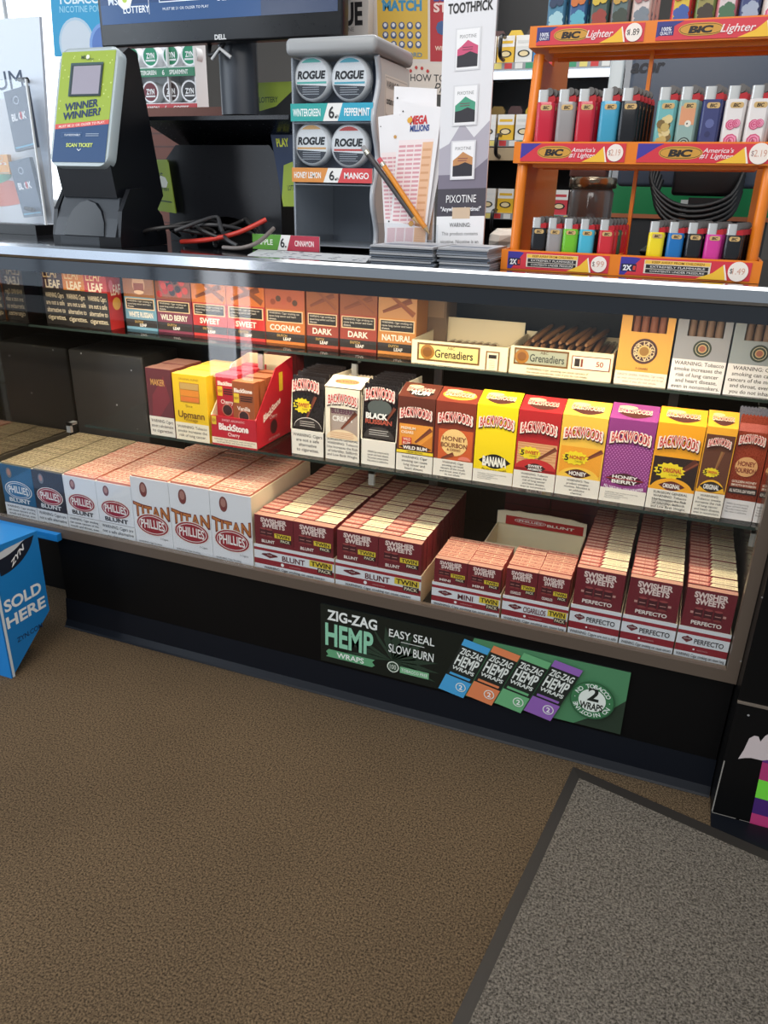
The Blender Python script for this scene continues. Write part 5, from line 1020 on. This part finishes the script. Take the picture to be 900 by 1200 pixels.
def f_pix(a):
    a.rect(0, 0, 1, 1, (226, 226, 230)); a.poly([(0, .13), (1, .13), (1, .50), (.7, .44), (.45, .5), (.2, .42), (0, .40)], (176, 172, 184)); a.poly([(0, .13), (1, .13), (1, .36), (.75, .32), (.4, .30), (0, .30)], (122, 116, 132)); a.rect(0, .13, 1, .245, (70, 66, 76))
    a.text('NICOTINE', .52, .965, .88, .034, (28, 28, 30), .03, True); a.text('TOOTHPICK', .52, .905, .86, .034, (28, 28, 30), .03, True)
    for v, c in ((.76, (206, 80, 120)), (.56, (70, 156, 126)), (.355, (196, 140, 90))):
        a.rect(.25, v-.075, .75, v+.075, (216, 216, 220)); a.rect(.28, v-.07, .72, v+.07, (240, 240, 242)); a.text('PIXOTINE', .5, v+.045, .32, .012, (120, 120, 124))
        a.poly([(.30, v-.062), (.70, v-.062), (.70, v+.01), (.6, v+.02), (.5, v+.032), (.4, v+.015), (.30, v+.0)], c); a.poly([(.30, v-.062), (.70, v-.062), (.70, v-.02), (.55, v-.008), (.42, v-.018), (.30, v-.022)], (44, 42, 50)); a.bars(.40, v-.005, .60, v+.012, 2, (120, 60, 80), .3)
    a.text('PIXOTINE', .5, .205, .62, .030, (240, 240, 242), .0); a.text('"Anywhere... Anytime!"', .5, .165, .84, .018, (236, 236, 240), .02, True)
    a.rect(0, 0, 1, .135, (232, 232, 234)); a.rect(.33, .125, .70, .17, (206, 182, 156)); a.text('WARNING:', .5, .10, .44, .017, (44, 44, 46), .01); a.text('This product contains', .5, .065, .76, .014, (90, 90, 94), 0, True); a.text('nicotine. Nicotine is an', .5, .032, .8, .014, (90, 90, 94), 0, True)
tb = thing('standing_board', 'tall grey and white nicotine toothpick board standing behind leaflets', 'display board')
plate('board', [(521, -22), (584, -22), (566, 292), (511, 292)], .165, .004, M(222, 222, 226, rough=.4), f_pix, tb)
xb0 = ax(538, 285, .17); g = G(); g.prism([(.1695, ZC+.001), (.23, ZC+.001), (.1695, ZC+.25)], 'x', xb0-.02, xb0-.018, M(160, 160, 160)); g.build('easel_strut', tb)
# ------------------------------------------------------------------ behind the counter
def f_scr(a):
    a.rect(0, 0, 1, 1, (214, 206, 200)); a.rect(.16, .32, .60, 1, (214, 176, 70)); a.rect(.62, .30, 1, 1, (176, 40, 50)); a.text('JACKPOT', .38, .90, .36, .09, (60, 140, 180), .05, True); a.text('MATCH', .38, .80, .34, .09, (60, 140, 180), .05, True)
    for r in range(3):
        for c in range(5): a.k = 5; a.circ(.23+.072*c, .62-.085*r, .028, (70, 90, 130), 8); a.circ(.23+.072*c, .625-.085*r, .016, (226, 226, 230), 6)
    a.k = 8; a.text('CASHWORD', .38, .36, .34, .04, (90, 130, 150), .02, True); a.text('LUCKY', .80, .88, .3, .09, (60, 70, 140), .04, True); a.text('STARS', .80, .78, .3, .08, (236, 206, 200), .04, True); a.circ(.72, .6, .05, (60, 90, 140), 8); a.circ(.86, .6, .05, (60, 90, 140), 8); a.text('WIN UP TO', .78, .42, .26, .04, (240, 220, 200), .02)
    a.rect(0, 0, 1, .28, (218, 208, 198)); a.text('HOW TO', .60, .15, .40, .065, (50, 46, 46), .01); a.text('Play', .74, .06, .24, .09, (40, 36, 36), .0, skew=.4)
    for q in range(9): a.circ(.2+.05*q, .23+.02*math.sin(q*2.2), .014, (190, 60, 56), 6)
tag(plate('ticket_poster', [(420, -20), (560, -24), (556, 112), (424, 108)], .62, .006, M(214, 206, 200, rough=.5), f_scr), 'lottery ticket poster with HOW TO PLAY strip behind the play slips', 'poster')
def f_ue(a): a.rect(0, 0, 1, 1, (206, 200, 194)); a.text('ROGUE', .35, .5, 1.1, .42, (34, 32, 34), .04, True); a.text('NICOTINE', .5, .2, .6, .08, (120, 116, 114))
tag(plate('carton_sign', [(372, -14), (432, -16), (431, 46), (374, 48)], .56, .03, M(206, 200, 194, rough=.5), f_ue), 'pale lettered carton sign peeking out right of the monitor', 'sign')
def f_tob(a): a.rect(0, 0, 1, 1, (44, 158, 206)); a.text('TOBACCO', .48, .50, .74, .075, (226, 240, 246), .03, True); a.text('NICOTINE POUCHES', .56, .415, .86, .055, (150, 210, 234), .01, True); a.circ(.36, .12, .27, (180, 206, 224)); a.circ(.36, .12, .24, (206, 216, 226)); a.circ(.80, .10, .24, (120, 160, 220)); a.circ(.80, .10, .2, (84, 120, 190))
tag(plate('hanging_poster', [(54, -70), (140, -76), (140, 66), (64, 66)], 1.0, .01, M(44, 158, 206, rough=.4), f_tob), 'bright blue nicotine pouch poster behind the ticket checker', 'poster')
zr = thing('pouch_rack', 'white pouch can rack with green and red price strips behind the terminal', 'rack')
Y = 1.0; rx0, rx1 = ax(140, 90, Y), ax(229, 90, Y); r0, r1 = az(185, 128, Y), az(185, 40, Y)
RW = M(228, 230, 232, rough=.4); g = G(); g.box(rx0, rx1, Y+.06, Y+.065, r0, r1, RW); g.box(rx0, rx0+.004, Y, Y+.06, r0, r1, RW); g.box(rx1-.004, rx1, Y, Y+.06, r0, r1, RW); g.box((rx0+rx1)/2+.04, (rx0+rx1)/2+.044, Y, Y+.06, r0, r1, RW)
zA, zB = az(185, 80, Y), az(185, 122, Y)
for z in (zA, zB): g.box(rx0+.004, rx1-.004, Y, Y+.06, z, z+.003, RW)
g.build('rack_body', zr)
for z, c, tx in ((zA-.012, (24, 124, 84), ('WINTERGREEN', 'SPEARMINT')), (zB-.012, (190, 44, 52), ('CINNAMON', 'COFFEE'))):
    g = G(); g.box(rx0, rx1, Y-.004, Y-.0005, z-.012, z+.012, M(*c, rough=.4)); a = g.front(rx1-rx0, .024, Y-.004, rx0, z-.012); a.text(tx[0], .36, .5, .3, .5, (236, 240, 236), .03); a.text(tx[1], .80, .5, .24, .5, (236, 240, 236), .03); a.text('6', .60, .5, .03, .6, (236, 240, 236), .03); g.build('price_strip', zr)
for k in range(8):
    row, c = divmod(k, 4); px = 154+22*c+(2 if c > 1 else 0); z = (zA if row == 0 else zB)+.032+.004; x = ax(px, 66 if row == 0 else 105, Y+.012)
    col = ((24, 124, 84), (20, 140, 100))[c % 2] if row == 0 else ((120, 40, 50), (110, 36, 48), (60, 44, 44), (50, 48, 50))[c]
    g = G(); R = .031; g.lathe([(R, 0), (R, -.03)], M(232, 234, 236, rough=.3), 24, (0, 0, 0), 'y'); a = g.front(2*R, 2*R, 0, -R, -R); a.circ(.5, .5, .42, col); a.text('ZYN', .5, .52, .5, .24, (236, 238, 240), .04); a.rect(.2, .26, .8, .34, (226, 228, 230))
    tag(g.build('pouch_can', None, (x, Y+.012, z)), 'white nicotine can with %s disc, %s in the %s row of the white rack' % (('green', 'green', 'maroon', 'maroon')[row*2+c % 2] if row == 0 or c < 2 else 'black', ('far left', 'second', 'third', 'far right')[c], ('upper', 'lower')[row]), 'can', 'cans in the white rack')
g = G(); g.box(-1.7, -1.0, .95, 1.45, .90, r0-.001, M(120, 74, 62, rough=.6)); a = g.front(.7, r0-.9, .95, -1.7, .9)
for k in range(10): a.rect(0, .1*k, 1, .1*k+.012, (84, 50, 44))
g.box(-1.72, -.98, .94, 1.46, .0, .8995, M(40, 36, 34)); tag(g.build('back_counter'), 'reddish brown slatted counter unit behind the terminal', 'counter')
# cigarette shelving
cs = thing('cigarette_shelf', 'grey metal cigarette shelving with a lit strip behind the lighter rack', 'shelving'); Y = 1.75
ux0, ux1 = ax(545, 120, Y), ax(735, 120, Y)
SH = M(150, 152, 156, rough=.4)
g = G(); g.box(ux0, ux1, Y+.32, Y+.33, 0, 2.2, M(34, 34, 36)); g.build('back_panel', cs)
for x in (ux0, ux1-.02): g = G(); g.box(x, x+.02, Y, Y+.319, 0, 2.2, SH); g.build('upright', cs)
ZS = [az(600, 73, Y), az(600, 164, Y), az(600, 250, Y)]
for z in ZS:
    g = G(); g.box(ux0+.02, ux1-.02, Y, Y+.319, z-.022, z, SH); a = g.front(ux1-ux0-.04, .022, Y, ux0+.02, z-.022)
    for k in range(14): a.k = 1; a.rect(.01+.07*k, .1, .06+.07*k, .9, ((226, 226, 222), (206, 60, 60), (226, 210, 120), (60, 150, 110))[(k*7) % 4])
    g.build('shelf', cs)
g = G(); g.box(ux0+.02, ux1-.02, Y, Y+.03, az(600, 188, Y), az(600, 166, Y)-.02, M(178, 156, 124, rough=.5)); g.build('tan_panel', cs)
g = G(); g.box(ux0+.03, ux1-.03, Y+.03, Y+.06, ZS[0]-.045, ZS[0]-.024, M(236, 246, 255, emit=1.6)); g.build('light_strip', cs)
for px, py in ((587, 54), (582, 170), (577, 258)):
    x, z = AT(px, py, Y-.05); g = G(); g.tube([(x, Y, z+.035), (x, Y-.05, z+.03), (x, Y-.06, z), (x, Y-.05, z-.03), (x, Y, z-.035)], .007, M(16, 16, 18, rough=.3)); g.build('pusher_hook', cs)
PC = [(226, 226, 224), (40, 150, 110), (226, 226, 224), (50, 130, 190), (206, 60, 66), (226, 180, 50), (190, 60, 60), (60, 150, 190), (200, 60, 70), (50, 130, 110), (214, 214, 210), (40, 120, 100)]
k = 0
for row, z in enumerate(ZS):
    for c in range(7):
        w = .064; x = ax(562 + 21*c, (60, 150, 236)[row], Y+.02); col = PC[(k*5+row) % len(PC)]; k += 1
        if x+w > ux1-.03: break
        g = G(); h = .085; g.box(0, w*.94, 0, .09, 0, h, M(*col, rough=.4)); a = g.front(w*.94, h); a.rect(0, .60, 1, 1, (232, 230, 226)); a.ell(.5, .34, .36, .13, (30, 34, 34)); a.ell(.5, .34, .26, .09, (226, 206, 160)); a.rect(.1, .72, .9, .82, col)
        tag(g.build('cigarette_pack', None, (x, Y+.02, z)), 'cigarette pack on the %s shelf behind the counter' % ('upper', 'middle', 'lower')[row], 'cigarette pack', 'cigarette packs on the %s back shelf' % ('upper', 'middle', 'lower')[row])
        if row < 2:
            g = G(); col2 = ((150, 120, 60), (60, 52, 48), (226, 190, 60), (90, 60, 60))[(k*3) % 4]; g.prism([(0, 0), (.055, 0), (.055, .11), (.045, .125), (.01, .125), (0, .11)], 'y', 0, .02, M(*col2, rough=.3)); a = g.front(.055, .12); a.ell(.5, .5, .4, .14, (30, 28, 26)); a.rect(.1, .14, .9, .26, (214, 206, 190))
            tag(g.build('tobacco_bag', None, (x+.002, Y+.16, z)), 'tobacco bag standing behind the cigarette packs of the %s back shelf' % ('upper', 'middle')[row], 'tobacco bag', 'tobacco bags on the %s back shelf' % ('upper', 'middle')[row])
# second monitor seen from behind
am = thing('rear_monitor', 'slate monitor seen from behind through the lighter rack', 'monitor'); Y = .72
x0, z0 = AT(722, 218, Y); x1 = ax(930, 210, Y); z1 = az(740, 40, Y)
g = G(); g.rbox(x0, x1, Y, Y+.04, z0, z1, .01, M(72, 82, 98, rough=.45)); a = g.front(1, 1, Y-.0005); tx, tz = AT(760, 77, Y); a.text('acer', tx, tz, .07, .026, (30, 34, 44), .04, True, skew=.2)
g.build('shell', am)
g = G(); xa, xb = ax(788, 215, .69), ax(872, 215, .69); g.rbox(xa, xb, .685, .7195, az(830, 230, .69), az(830, 192, .69), .008, BLK); xc = (xa+xb)/2; g.box(xc-.035, xc+.035, .69, .715, ZC+.01, az(830, 232, .69), BLK); g.build('neck', am)
g = G(); g.rbox(xc-.12, xc+.12, .62, .80, ZC, ZC+.012, .005, BLK); g.build('foot', am)
for k in range(5):
    g = G(); zq = az(820, 222+6*k, .66); pts = [(ax(766+3*k, 195, .67), .675, zq+.06), (ax(764+2*k, 215, .66), .66-.003*k, zq+.01), (ax(790, 232+3*k, .65), .645-.004*k, zq-.03), (ax(825, 236+4*k, .645), .64-.004*k, zq-.034), (ax(858, 226+3*k, .65), .65-.003*k, zq-.01), (ax(872, 205, .66), .672, zq+.04)]
    g.tube(pts, .0052, M(14, 14, 16, rough=.4), 7); tag(g.build('cable'), 'black cable looped below the slate monitor', 'cable', 'black cables of the slate monitor')
g = G(); gx0, gx1 = ax(716, 236, 1.15), ax(905, 236, 1.15); gz0, gz1 = az(760, 256, 1.15), az(760, 214, 1.15)
g.box(gx0, gx1, 1.15, 1.16, gz0, gz1, M(28, 140, 80, rough=.4)); a = g.front(gx1-gx0, gz1-gz0, 1.15, gx0, gz0); a.rect(0, 0, 1, .12, (206, 120, 80)); a.rect(.45, .12, .75, .55, (226, 226, 220)); g.box(gx0, gx1, 1.1605, 1.3, .9, gz1-.01, M(70, 70, 72)); g.box(gx0, gx1, 1.10, 1.30, .0, .8995, M(46, 44, 44)); tag(g.build('green_sign'), 'green band sign low behind the slate monitor', 'sign')
g = G(); xa, xb = ax(710, 120, .95), ax(726, 120, .95); g.rbox(xa, xb, .95, .975, .0, az(715, 40, .95), .004, M(206, 214, 216, rough=.25)); tag(g.build('white_post'), 'white metal post between the cigarette shelving and the slate monitor', 'post')
# jar with lid and boxes
jx, jz = AT(692, 240, .52); R = (ax(719, 240, .52)-ax(665, 240, .52))/2
zl = az(692, 214, .52)
jr = thing('lidded_jar', 'grey glass jar with metal lid behind the bottom lighter tray', 'jar', (jx, .52, ZC))
g = G(); g.lathe([(R*.9, 0), (R*.95, .006), (R*.95, zl-ZC-.02), (R*.85, zl-ZC-.012)], M(110, 108, 106, rough=.12, spec=.8)); g.build('glass_body', jr)
g = G(); g.lathe([(R*.9, zl-ZC-.012), (R*1.02, zl-ZC-.010), (R*1.02, zl-ZC+.006), (R*.98, zl-ZC+.010)], M(170, 160, 140, rough=.2, metal=.9)); g.build('lid', jr)
zz0 = zl+.0102
for k, (dx, w, h, c, lab) in enumerate(((-.01, .075, .018, (96, 66, 62), 'dark brown flat box at the bottom of the pile on the jar lid'), (.004, .07, .013, (40, 36, 38), 'black flat box in the middle of the pile on the jar lid'), (.012, .06, .010, (110, 96, 96), 'taupe flat box on top of the pile on the jar lid'))):
    g = G(); g.rbox(-w/2, w/2, -.03, .03, 0, h, .003, M(*c, rough=.4)); tag(g.build('flat_box', None, (jx+dx, .52, zz0), .1*k), lab, 'box'); zz0 += h+.0003
# crumpled paper at the rear of the leaflets
g = G(); random.seed(9); cx_, cy_ = ATZ(598, 283, ZC); cy_ = .42; cx_ = ax(598, 276, cy_)
rings = []
for i in range(7):
    ph = math.pi*i/6; rings.append([(.055*math.sin(ph)*math.cos(t)*random.uniform(.75, 1.1), .045*math.sin(ph)*math.sin(t)*random.uniform(.75, 1.1), .028-.028*math.cos(ph)*random.uniform(.8, 1)) for t in (2*math.pi*k/10 for k in range(10))])
g.loft(rings, M(222, 216, 204, rough=.8), False); tag(g.build('crumpled_paper', None, (cx_, cy_, ZC)), 'crumpled cream paper on the counter left of the lighter rack', 'paper')
